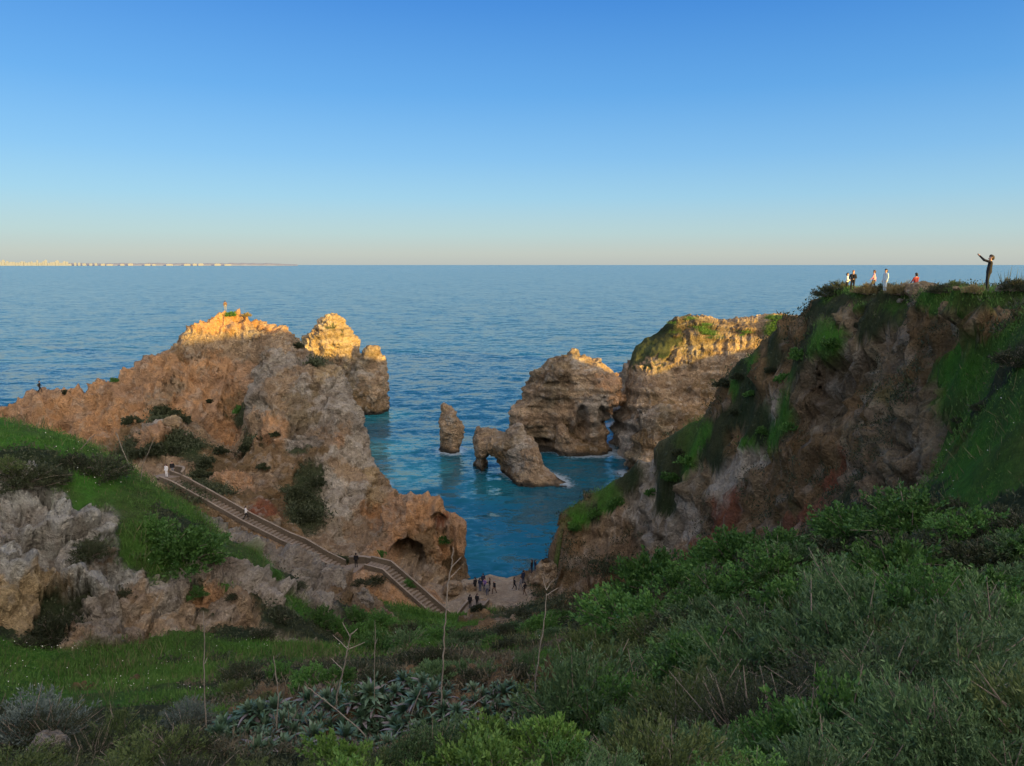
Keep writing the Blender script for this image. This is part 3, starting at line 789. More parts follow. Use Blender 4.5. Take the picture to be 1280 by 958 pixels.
def blob(x, y, r):
    d = np.hypot(sP[:, 0] - x, sP[:, 1] - y) + 0.35 * r * vnoise(sP, 1.2 / r, 3)
    return sstep(r, 0.15 * r, d)[:, None]
SH = np.array([.022, .17, .18])
for (px, py, r, k) in ((475,560,16,1.0),(500,600,14,.8),(470,520,14,.7),(520,585,18,.5),(600,690,9,.25),(775,540,9,.4),(600,610,14,.3)):
    d = ray(px, py); t = -CZ / d[2]
    w = blob(d[0] * t, d[1] * t, r) * k
    sC = sC * (1 - w) + SH * w
me = np_mesh('sea', sP, grid_faces(len(sea_r), 320))
set_col(me, 'Col', sC)
sea = link('sea', me, sea_material())
tag(sea, 'calm blue-green sea reaching to the horizon', None, None, 'structure')
# ------------------------------------------------------------------ sea stacks: outlines in their own plane, given real depth
def surface_nets(F, origin, h):
    nx, ny, nz = F.shape
    ins = F < 0
    c = np.zeros((nx - 1, ny - 1, nz - 1), np.int8)
    offs = [(i, j, k) for i in (0, 1) for j in (0, 1) for k in (0, 1)]
    for (i, j, k) in offs: c += ins[i:nx - 1 + i, j:ny - 1 + j, k:nz - 1 + k]
    act = (c > 0) & (c < 8)
    idx = -np.ones(act.shape, np.int64)
    cells = np.argwhere(act)
    idx[act] = np.arange(len(cells))
    S = np.zeros((len(cells), 3)); cnt = np.zeros(len(cells))
    ci, cj, ck = cells.T
    val = {o: F[ci + o[0], cj + o[1], ck + o[2]] for o in offs}
    for a in offs:
        for ax in range(3):
            if a[ax] == 1: continue
            b = list(a); b[ax] = 1; b = tuple(b)
            va, vb = val[a], val[b]
            x = (va < 0) != (vb < 0)
            t = np.where(x, va / (va - vb + 1e-20), 0)
            p = np.zeros((len(cells), 3)); p[:] = a; p[:, ax] = t
            S[x] += p[x]; cnt[x] += 1
    V = (cells + S / cnt[:, None]) * h + origin
    faces = []
    for ax in range(3):
        o1, o2 = [(1, 2), (2, 0), (0, 1)][ax]
        sl0 = [slice(None)] * 3; sl1 = [slice(None)] * 3
        sl0[ax] = slice(0, -1); sl1[ax] = slice(1, None)
        a = ins[tuple(sl0)]; b = ins[tuple(sl1)]
        ch = a != b
        e = np.argwhere(ch)
        ok = (e[:, o1] > 0) & (e[:, o2] > 0) & (e[:, o1] < F.shape[o1] - 1) & (e[:, o2] < F.shape[o2] - 1)
        e = e[ok]
        fl = a[tuple(e.T)]
        q = []
        for (u, v) in ((0, 0), (-1, 0), (-1, -1), (0, -1)):
            g = e.copy(); g[:, o1] += u; g[:, o2] += v
            q.append(idx[tuple(g.T)])
        q = np.stack(q, 1)
        q[~fl] = q[~fl][:, ::-1]
        faces.append(q)
    return V, np.concatenate(faces)

def vert_normals(V, F):
    n = np.zeros_like(V)
    fn = np.cross(V[F[:, 2]] - V[F[:, 0]], V[F[:, 3]] - V[F[:, 1]])
    for k in range(4): np.add.at(n, F[:, k], fn)
    return n / (np.linalg.norm(n, axis=1, keepdims=True) + 1e-9)

CONTACT = [q.D.reshape(-1, 3)[np.abs(q.D.reshape(-1, 3)[:, 2]) < .35][::2, :2] for q in (SA, SB, SD)]
def rock_mesh(name, outline, Y, depth, rnd, res, smp, seed, s=1.0, strata=0.5, skew=0.0, holes=(), lean=0.0, foot=True, dents=()):
    """outline in photo pixels -> plane at depth Y; half thickness depth metres; rounded over rnd metres from the outline inward."""
    um = 0.5 * (min(p[0] for p in outline) + max(p[0] for p in outline))
    atY = lambda u, v: at(u, v, Y + skew * (u - um) / FPX * Y)
    pl = [atY(u, v) for (u, v) in outline]
    poly = [(p[0], p[2]) for p in pl]
    xs = [p[0] for p in poly]; zs = [p[1] for p in poly]
    x0, x1 = min(xs) - 2.0, max(xs) + 2.0; z0, z1 = -2.5, max(zs) + 2.0
    if not foot: z0 = min(zs) - 2
    gx = np.arange(x0, x1, res); gz = np.arange(z0, z1, res); gy = np.arange(-depth * 1.45 - 2, depth * 1.45 + 2, res)
    GX, GZ = np.meshgrid(gx, gz, indexing='ij')
    sd = poly_sd(GX, GZ, poly)
    for hpoly in holes:
        hp = [atY(u, v) for (u, v) in hpoly]
        sd = np.minimum(sd, -poly_sd(GX, GZ, [(p[0], p[2]) for p in hp]))
    r = np.minimum(sd / rnd, 1.0)
    e2 = (1 - r) ** 2
    P2 = np.stack([GX.ravel(), np.full(GX.size, seed * 9.0), GZ.ravel()], 1)
    yc = (depth * 0.35 * vnoise(P2, 0.9 / max(depth, 2), seed)).reshape(GX.shape) + skew * (GX - 0.5 * (x0 + x1)) + lean * GZ
    dm = depth * (1 + 0.35 * vnoise(P2, 0.7 / max(depth, 2), seed + 3).reshape(GX.shape)) * np.clip(1.15 - 0.45 * (GZ / max(zs)), 0.5, 1.2)
    S = min(depth, rnd)
    F = S * (np.sqrt(((gy[None, :, None] - yc[:, None, :]) / dm[:, None, :]) ** 2 + e2[:, None, :]) - 1)
    V, Fc = surface_nets(F, np.array([x0, Y + gy[0], z0]), res)
    n = vert_normals(V, Fc)
    sp = []
    for t in smp:
        p = at(t[0], t[1], Y); sp.append((p - np.array([0, depth * .8, 0]), t[2], (t[3] if len(t) > 3 else 25) * Y / FPX))
        if len(t) > 4: sp.append((p + np.array([0, depth * .8, 0]), t[2], (t[3] if len(t) > 3 else 25) * Y / FPX))
    W = paint(V, sp)
    # wave-washed dark foot
    wet = sstep(1.3, 0.3, V[:, 2] + 0.5 * vnoise(V, 0.6, 5)) if foot else 0 * V[:, 0]
    V2 = displace(V, n, W, s, strata)
    for (du, dv, ru, rv, dep) in dents:       # hollows and sea-worn notches in the near face
        pu, pv, _ = project(V2)
        q = ((pu - du) / ru) ** 2 + ((pv - dv) / rv) ** 2
        V2[:, 1] += dep * sstep(1.0, 0.45, q) * (n[:, 1] < 0.1)
    C, rk = kind_colour(V2, W)
    if strata > .3: C = C * bedding(V2)[:, None]
    C = C * (1 - wet[:, None]) + np.array([.05, .045, .035]) * wet[:, None]
    org = np.array([0.5 * (x0 + x1), Y, 0.0 if foot else z0])
    me = np_mesh(name, V2 - org, Fc)
    set_col(me, 'Col', np.concatenate([C, rk[:, None]], 1))
    o = link(name, me, M_GROUND)
    o.location = org
    if foot: CONTACT.append(V2[(np.abs(V2[:, 2]) < .5)][::3, :2])
    return o

o = rock_mesh('sea_stack', [(549,600),(549,540),(550,505),(554,502),(559,504),(566,512),(573,522),(579,534),(580,545),(575,556),(574,600)], 168, 2.6, 2.2, 0.22,
  [(560,510,'T'),(565,530,'T'),(570,545,'T'),(560,550,'B'),(555,520,'W')], 3, s=0.35, strata=0.15)
tag(o, 'slender pointed sea stack standing alone in the water', 'sea stack')
o = rock_mesh('sea_arch', [(592,620),(593,570),(591,550),(593,541),(597,536),(601,540),(606,538),(614,538),(625,540),(633,541),(637,538),(640,536),(648,531),(653,534),(656,547),(663,550),(671,560),(676,572),(680,584),(688,592),(698,600),(708,605),(708,640)], 147.5, 4.6, 3.0, 0.21,
  [(600,550,'T'),(620,555,'K'),(650,540,'W',14),(640,560,'W'),(660,560,'T'),(670,575,'T'),(650,590,'T'),(640,580,'K'),(690,602,'B'),(680,595,'T'),(620,565,'B'),(660,598,'B')], 7, s=0.32, strata=0.25, skew=-0.75,
  holes=[[(609,660),(608.5,576),(613,569),(621,570),(628,580),(633,595),(637,660)]])
tag(o, 'low sea arch with a small tunnel through it and a jagged right end', 'sea arch')
o = rock_mesh('sea_stack', [(637,620),(639,520),(637,511),(645,502),(652,497),(660,480),(664,468),(675,458),(690,448),(700,443),(712,438),(722,434),(733,440),(738,446),(744,450),(752,450),(760,458),(768,466),(772,480),(775,492),(782,492),(783,503),(773,504),(767,508),(759,515),(757,530),(757,545),(759,620)], 173, 6.5, 4.2, 0.34,
  [(680,470,'K'),(700,450,'K'),(725,440,'W',14),(660,500,'T'),(650,510,'T'),(690,500,'T'),(720,480,'T'),(740,470,'T'),(760,470,'O',14),(740,500,'W'),(730,530,'T'),(700,530,'B'),(670,520,'T'),(750,550,'T'),(720,555,'T'),(660,535,'K'),(690,480,'K'),(770,500,'O',12)], 11, s=0.55, strata=0.9, skew=-0.12, dents=[(676,556,18,9,2.2),(728,527,9,22,3.0),(700,482,26,5,1.2),(668,512,14,5,1.0),(752,520,5,14,1.5)])
tag(o, 'largest sea stack, broad and layered, with a sunlit right shoulder', 'sea stack')
o = rock_mesh('rock', [(694,600),(695,545),(697,533),(703,527),(708,528),(712,534),(716,545),(730,551),(748,553),(757,557),(760,600)], 166, 2.4, 1.9, 0.22,
  [(703,540,'T'),(720,555,'B'),(740,558,'B')], 13, s=0.3, strata=0.15)
tag(o, 'small knobbed rock at the foot of the largest sea stack', 'rock')
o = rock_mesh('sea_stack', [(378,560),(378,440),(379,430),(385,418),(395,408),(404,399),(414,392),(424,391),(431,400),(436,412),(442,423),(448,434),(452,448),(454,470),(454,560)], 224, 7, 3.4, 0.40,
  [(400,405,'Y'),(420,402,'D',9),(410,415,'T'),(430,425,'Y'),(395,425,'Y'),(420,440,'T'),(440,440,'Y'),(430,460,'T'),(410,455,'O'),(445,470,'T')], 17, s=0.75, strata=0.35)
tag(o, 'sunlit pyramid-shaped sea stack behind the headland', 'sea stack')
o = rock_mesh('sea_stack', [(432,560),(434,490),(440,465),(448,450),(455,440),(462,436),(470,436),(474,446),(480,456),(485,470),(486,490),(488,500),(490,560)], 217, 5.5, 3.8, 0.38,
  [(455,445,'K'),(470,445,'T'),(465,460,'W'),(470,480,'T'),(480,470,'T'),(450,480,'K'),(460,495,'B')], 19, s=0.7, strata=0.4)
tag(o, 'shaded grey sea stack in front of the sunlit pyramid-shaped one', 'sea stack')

# ------------------------------------------------------------------ white water where the swell meets the rock
cp_ = np.concatenate(CONTACT); cp_ = cp_[(cp_[:, 1] > 70) & (cp_[:, 1] < 250) & (np.abs(cp_[:, 0]) < 110)]
near_ = np.flatnonzero((sP[:, 1] > 74) & (sP[:, 1] < 240) & (np.abs(sP[:, 0]) < 70))
dm_ = np.full(len(sP), 99.0)
for a_ in range(0, len(near_), 2000):
    k_ = near_[a_:a_ + 2000]
    q_ = sP[k_, :2].astype(np.float32)
    dm_[k_] = np.sqrt(((q_[:, None] - cp_[None].astype(np.float32)) ** 2).sum(-1).min(1)) if len(cp_) < 4000 else np.sqrt(((q_[:, None] - cp_[None, ::max(1, len(cp_) // 4000)].astype(np.float32)) ** 2).sum(-1).min(1))
fm_ = np.exp(-np.maximum(dm_ - .4, 0) / 1.5) * np.clip(.55 + 1.1 * fbm(sP, .12, 3, 300), .1, 1.2)
set_col(sea.data, 'Foam', np.repeat(np.clip(fm_, 0, 1)[:, None], 3, 1))
# ------------------------------------------------------------------ plants
def leaf_material(name, c1, c2, rough=0.6, trans=0.25):
    m, nt, b = new_mat(name)
    oi = nt.nodes.new('ShaderNodeObjectInfo')
    geo = nt.nodes.new('ShaderNodeNewGeometry')
    n = noise_node(nt, geo.outputs['Position'], 0.35, 6, 0.65)
    f = mathn(nt, 'ADD', mathn(nt, 'MULTIPLY', geo.outputs['Random Per Island'], 0.55), mathn(nt, 'MULTIPLY', maprange(nt, n.outputs[0], .3, .7, 0, 1), 0.45))
    c = mixc(nt, f, c1, c2)
    s = nt.nodes.new('ShaderNodeVectorMath'); s.operation = 'SCALE'
    nt.links.new(c, s.inputs[0]); nt.links.new(maprange(nt, oi.outputs['Random'], 0, 1, 0.75, 1.3), s.inputs['Scale'])
    nt.links.new(s.outputs[0], b.inputs['Base Color'])
    b.inputs['Roughness'].default_value = rough
    b.inputs['Specular IOR Level'].default_value = 0.35
    if trans:
        out = nt.nodes['Material Output']
        t = nt.nodes.new('ShaderNodeBsdfTranslucent'); nt.links.new(s.outputs[0], t.inputs[0])
        mx = nt.nodes.new('ShaderNodeMixShader'); mx.inputs[0].default_value = trans
        nt.links.new(b.outputs[0], mx.inputs[1]); nt.links.new(t.outputs[0], mx.inputs[2]); nt.links.new(mx.outputs[0], out.inputs[0])
    return m
M_LEAF = {
 'grey':  leaf_material('grey_green_leaf', (.030, .076, .024), (.122, .198, .075)),
 'leafy': leaf_material('dark_green_leaf', (.026, .088, .018), (.110, .235, .045)),
 'olive': leaf_material('olive_leaf', (.040, .075, .018), (.115, .145, .045)),
 'heath': leaf_material('heath_leaf', (.022, .034, .016), (.060, .070, .030)),
 'bright': leaf_material('bright_leaf', (.050, .130, .020), (.150, .250, .050)),
 'blue':  leaf_material('blue_grey_leaf', (.070, .100, .080), (.170, .205, .170)),
 'straw': leaf_material('straw_leaf', (.16, .13, .06), (.30, .24, .10)),
}
M_TWIG = simple_mat('twig', (.19, .155, .12), 0.9, 0.3, 6)
M_TWIGP = simple_mat('pale_twig', (.23, .20, .16), 0.9, 0.3, 6)
M_GRASS = leaf_material('grass_blade', (.034, .100, .013), (.105, .205, .038), 0.6, 0.2)
M_UNDER = leaf_material('undergrowth_leaf', (.022, .036, .016), (.075, .085, .040), 0.7, 0.15)

def unit(v): return v / (np.linalg.norm(v, axis=-1, keepdims=True) + 1e-9)

def leaf_quads(pos, direc, length, width, r, fold=0.25):
    """diamond leaves: base at pos, pointing along direc"""
    n = len(pos)
    d = unit(direc)
    side = unit(np.cross(d, unit(r.normal(size=(n, 3)))))
    nrm = np.cross(side, d)
    L = np.broadcast_to(length, n)[:, None]; Wd = np.broadcast_to(width, n)[:, None]
    mid = pos + d * L * 0.5 - nrm * L * 0.06
    v = np.stack([pos, mid + side * Wd * 0.5, pos + d * L - nrm * L * 0.12, mid - side * Wd * 0.5], 1).reshape(-1, 3)
    f = np.arange(n * 4).reshape(n, 4)
    return v, f

def tube(path, radii, sides=4):
    path = np.array(path, float); n = len(path)
    radii = np.broadcast_to(radii, n)
    t = unit(np.gradient(path, axis=0))
    ref = np.array([0.3, 0.9, 0.1]); a = unit(np.cross(t, ref)); b = np.cross(t, a)
    th = np.arange(sides) / sides * 2 * np.pi
    v = path[:, None] + radii[:, None, None] * (np.cos(th)[None, :, None] * a[:, None] + np.sin(th)[None, :, None] * b[:, None])
    v = v.reshape(-1, 3)
    i = np.arange(n - 1)[:, None] * sides; j = np.arange(sides)[None]; k = (j + 1) % sides
    f = np.stack([i + j, i + k, i + sides + k, i + sides + j], -1).reshape(-1, 4)
    caps = []
    if sides == 4: caps = [[3, 2, 1, 0], [len(v) - 4, len(v) - 3, len(v) - 2, len(v) - 1]]
    return v, np.concatenate([f, np.array(caps)]) if caps else f

def join(parts):
    V, F, o = [], [], 0
    for v, f in parts:
        V.append(v); F.append(np.asarray(f) + o); o += len(v)
    return np.concatenate(V), np.concatenate(F)

def shrub_meshes(kind, rad, hgt, tips, per, ll, lw, seed, upright=0.35, twigs=44, spread=0.42):
    r = np.random.default_rng(seed)
    az = r.uniform(0, 2 * np.pi, tips); el = np.arcsin(r.uniform(-0.05, 1, tips))
    d = np.stack([np.cos(az) * np.cos(el), np.sin(az) * np.cos(el), np.sin(el)], 1)
    lob = 1 + 0.28 * vnoise(d, 1.3, seed) + 0.20 * vnoise(d, 3.0, seed + 5)
    rr = r.uniform(0.72, 1.04, tips) * lob
    rr[: tips // 5] *= r.uniform(0.5, 0.8, tips // 5)
    tip = d * rr[:, None] * np.array([rad, rad, hgt])
    tip[:, 2] = np.maximum(tip[:, 2], 0.03 * hgt)
    base = np.stack([r.normal(0, .12 * rad, tips), r.normal(0, .12 * rad, tips), np.zeros(tips)], 1)
    n = tips * per
    k = np.repeat(np.arange(tips), per)
    t = 1 - spread * r.random(n) ** 1.2
    axis = unit(tip - base)
    pos = base[k] + (tip - base)[k] * t[:, None] + r.normal(0, 1, (n, 3)) * (0.085 * rad * (1.25 - t))[:, None]
    pos[:, 2] = np.abs(pos[:, 2])
    dr = axis[k] * 0.9 + r.normal(0, .55, (n, 3)) + np.array([0, 0, upright])
    sz = r.uniform(0.65, 1.25, n)
    v, f = leaf_quads(pos, dr, ll * sz, lw * sz, r)
    me = np_mesh(kind + '_foliage', v, f, False)
    me.materials.append(M_LEAF[kind])
    tw = []
    for i in r.choice(tips, min(twigs, tips), replace=False):
        m_ = base[i] * 0.45 + tip[i] * 0.55 + r.normal(0, .06 * rad, 3)
        tw.append(tube([base[i] - [0, 0, .08], m_, tip[i] * r.uniform(0.95, 1.16)], [.016 * rad, .010 * rad, .004 * rad], 4))
    tv, tf = join(tw)
    mt = np_mesh(kind + '_branches', tv, tf, False); mt.materials.append(M_TWIG)
    return me, mt

PROTO = {}
def proto(key):
    if key not in PROTO:
        kind, size, s = key
        if size == 'near':
            P_ = {'grey': (.95, .85, 210, 44, .075, .020, .35), 'leafy': (1.0, .95, 170, 46, .075, .034, .3), 'olive': (.9, .7, 210, 44, .062, .018, .5),
                  'heath': (.9, .65, 220, 40, .045, .012, .4), 'bright': (.6, .5, 120, 36, .07, .030, .4), 'blue': (.95, .8, 220, 44, .075, .018, .4), 'straw': (.6, .5, 140, 30, .1, .010, .7)}[kind]
        elif size == 'mid':
            P_ = {'grey': (1.2, 1.0, 190, 34, .11, .032, .35), 'leafy': (1.5, 1.35, 190, 40, .13, .070, .3), 'olive': (1.2, .9, 190, 34, .10, .030, .4),
                  'heath': (1.2, .85, 190, 34, .10, .034, .35), 'bright': (.9, .65, 120, 34, .13, .06, .4), 'blue': (1.1, .85, 190, 34, .12, .028, .4), 'straw': (.9, .6, 120, 26, .2, .022, .6)}[kind]
        else:
            P_ = (1.0, .72, 90, 22, .20, .095, .3)
        if size == 'far' and kind == 'straw': P_ = (1.0, .72, 90, 22, .24, .05, .6)
        rad, hg, tips, per, ll, lw, up = P_
        PROTO[key] = shrub_meshes(kind, rad, hg, tips, per, ll, lw, hash(key[0]) % 7 + 10 * s + len(size) + 100 * list(M_LEAF).index(kind), up) + (rad,)
    return PROTO[key]

def add_shrub(kind, size, loc, radius, label, group=None, rot=None, squash=1.0, name='shrub', tilt=0.0):
    s = random.randrange(3 if size != 'far' else 2)
    fo, br, r0 = proto((kind, size, s))
    k = radius / r0
    rz = random.uniform(0, 6.28) if rot is None else rot
    if size == 'far':
        o = bpy.data.objects.new(name, fo); COL.objects.link(o)
        o.location = loc; o.rotation_euler = (0, 0, rz); o.scale = (k, k, k * squash)
        return tag(o, label, 'shrub', group)
    e = empty(name, loc, rz)
    e.scale = (k, k, k * squash)
    for nm, me in (('foliage', fo), ('branches', br)):
        c = bpy.data.objects.new(nm, me); COL.objects.link(c); c.parent = e
    return tag(e, label, 'shrub', group)

n_shrub = 0
def thicket(poly, n, kinds, size, rpx, label, group, minpx, sheets=None, sink=0.12, squash=(0.85, 1.15), rng_seed=1):
    """shrubs on the ground seen through a photo polygon; kinds: list of (kind, weight, adjective)"""
    global n_shrub
    r = np.random.default_rng(rng_seed)
    us = [p[0] for p in poly]; vs = [p[1] for p in poly]
    got = []; tries = 0
    while len(got) < n and tries < n * 60:
        tries += 1
        u = r.uniform(min(us), max(us)); v = r.uniform(min(vs), max(vs))
        if poly_sd(np.array([u]), np.array([v]), poly)[0] < 0: continue
        if any((u - a) ** 2 + (v - b) ** 2 < minpx ** 2 for a, b in got): continue
        h = hit(u, v, sheets)
        if h is None: continue
        got.append((u, v))
        w = np.array([k[1] for k in kinds], float)
        ki = kinds[r.choice(len(kinds), p=w / w.sum())]
        rad = r.uniform(*rpx) * h[2] / FPX
        p = h[0]
        add_shrub(ki[0], size, (p.x, p.y, p.z - sink * rad), rad, label % ki[2], group % ki[2], None, r.uniform(*squash))
        n_shrub += 1

# thickets
TK = [('grey', 4, 'grey-green'), ('leafy', 1.2, 'dark leafy'), ('olive', 2, 'olive'), ('heath', 1.2, 'brownish dark'), ('bright', .5, 'fresh green')]
thicket([(700,1010),(690,930),(760,880),(880,830),(1000,790),(1120,780),(1300,780),(1330,1010)], 62, [('grey', 3.4, 'grey-green'), ('olive', 1.8, 'olive'), ('heath', 1, 'dark brownish'), ('blue', .5, 'silvery'), ('leafy', 1.4, 'dark leafy')], 'near', (42, 100),
        '%s bush in the tangled thicket of the lower right slope', '%s bushes of the lower right thicket', 38, rng_seed=3)
thicket([(820,800),(900,745),(1000,700),(1080,665),(1150,660),(1290,680),(1300,790),(1100,790),(980,800)], 30, [('leafy', 2.2, 'dark leafy'), ('heath', 2, 'brownish dark'), ('grey', 1, 'grey-green')], 'mid', (36, 60),
        '%s shrub on the shoulder behind the lower right thicket', '%s shrubs on the right shoulder', 34, rng_seed=4)
thicket([(760,785),(800,745),(860,718),(930,695),(1010,690),(1000,720),(900,760),(830,800)], 12, [('leafy', 1, 'glossy')], 'mid', (40, 58),
        '%s green lentisk-like bush on the edge of the right shoulder', '%s bushes on the edge of the right shoulder', 34, rng_seed=5)
thicket([(680,900),(700,850),(760,805),(850,800),(850,860),(760,900)], 14, [('olive', 3, 'olive'), ('grey', 1.5, 'grey-green')], 'mid', (34, 52),
        '%s bush filling the dip between valley and right shoulder', '%s bushes in the dip below the right shoulder', 32, rng_seed=6)
thicket([(330,1000),(400,945),(560,945),(700,935),(720,1010)], 16, [('olive', 2, 'olive'), ('bright', 1.2, 'fresh green'), ('grey', 1.5, 'grey-green')], 'near', (34, 58),
        '%s bush at the foot of the agave slope', '%s bushes at the foot of the agave slope', 34, rng_seed=7)
thicket([(-20,1000),(-20,900),(120,930),(260,950),(330,1000)], 12, [('heath', 2, 'dark brownish'), ('olive', 1.5, 'olive'), ('grey', 1, 'grey-green')], 'near', (38, 60),
        '%s bush along the lowest left slope', '%s bushes along the lowest left slope', 34, rng_seed=8)
thicket([(1010,690),(1050,655),(1090,640),(1180,640),(1290,655),(1290,690),(1150,670)], 22, [('heath', 3, 'low dark'), ('leafy', 1, 'low leafy')], 'mid', (20, 34),
        '%s bush between the bright grass bank and the right shoulder', '%s bushes below the bright grass bank', 20, rng_seed=9)
thicket([(560,805),(640,786),(720,770),(790,748),(760,790),(690,810),(600,815)], 22, [('heath', 3, 'dark'), ('leafy', 1.2, 'leafy'), ('grey', 1, 'grey-green')], 'mid', (13, 26),
        '%s shrub in the valley just above the landing place', '%s shrubs in the valley above the landing place', 15, rng_seed=10)
thicket([(460,815),(560,790),(580,840),(700,830),(640,850),(520,850)], 14, [('heath', 2, 'dark'), ('grey', 1.5, 'grey-green'), ('leafy', 1, 'leafy')], 'mid', (16, 28),
        '%s shrub in the middle of the grassy valley', '%s shrubs in the middle of the valley', 18, rng_seed=11)
thicket([(270,850),(340,845),(430,835),(500,850),(430,880),(300,875)], 14, [('heath', 1, 'dark'), ('leafy', 1.5, 'leafy'), ('olive', 1, 'olive')], 'mid', (16, 30),
        '%s shrub between the green flat and the agaves', '%s shrubs between the green flat and the agaves', 18, rng_seed=12)
thicket([(390,775),(450,770),(520,775),(560,800),(520,815),(440,805)], 18, [('heath', 2, 'dark'), ('leafy', 2, 'leafy')], 'mid', (11, 20),
        '%s shrub under the lower stairs', '%s shrubs under the lower stairs', 14, rng_seed=13)

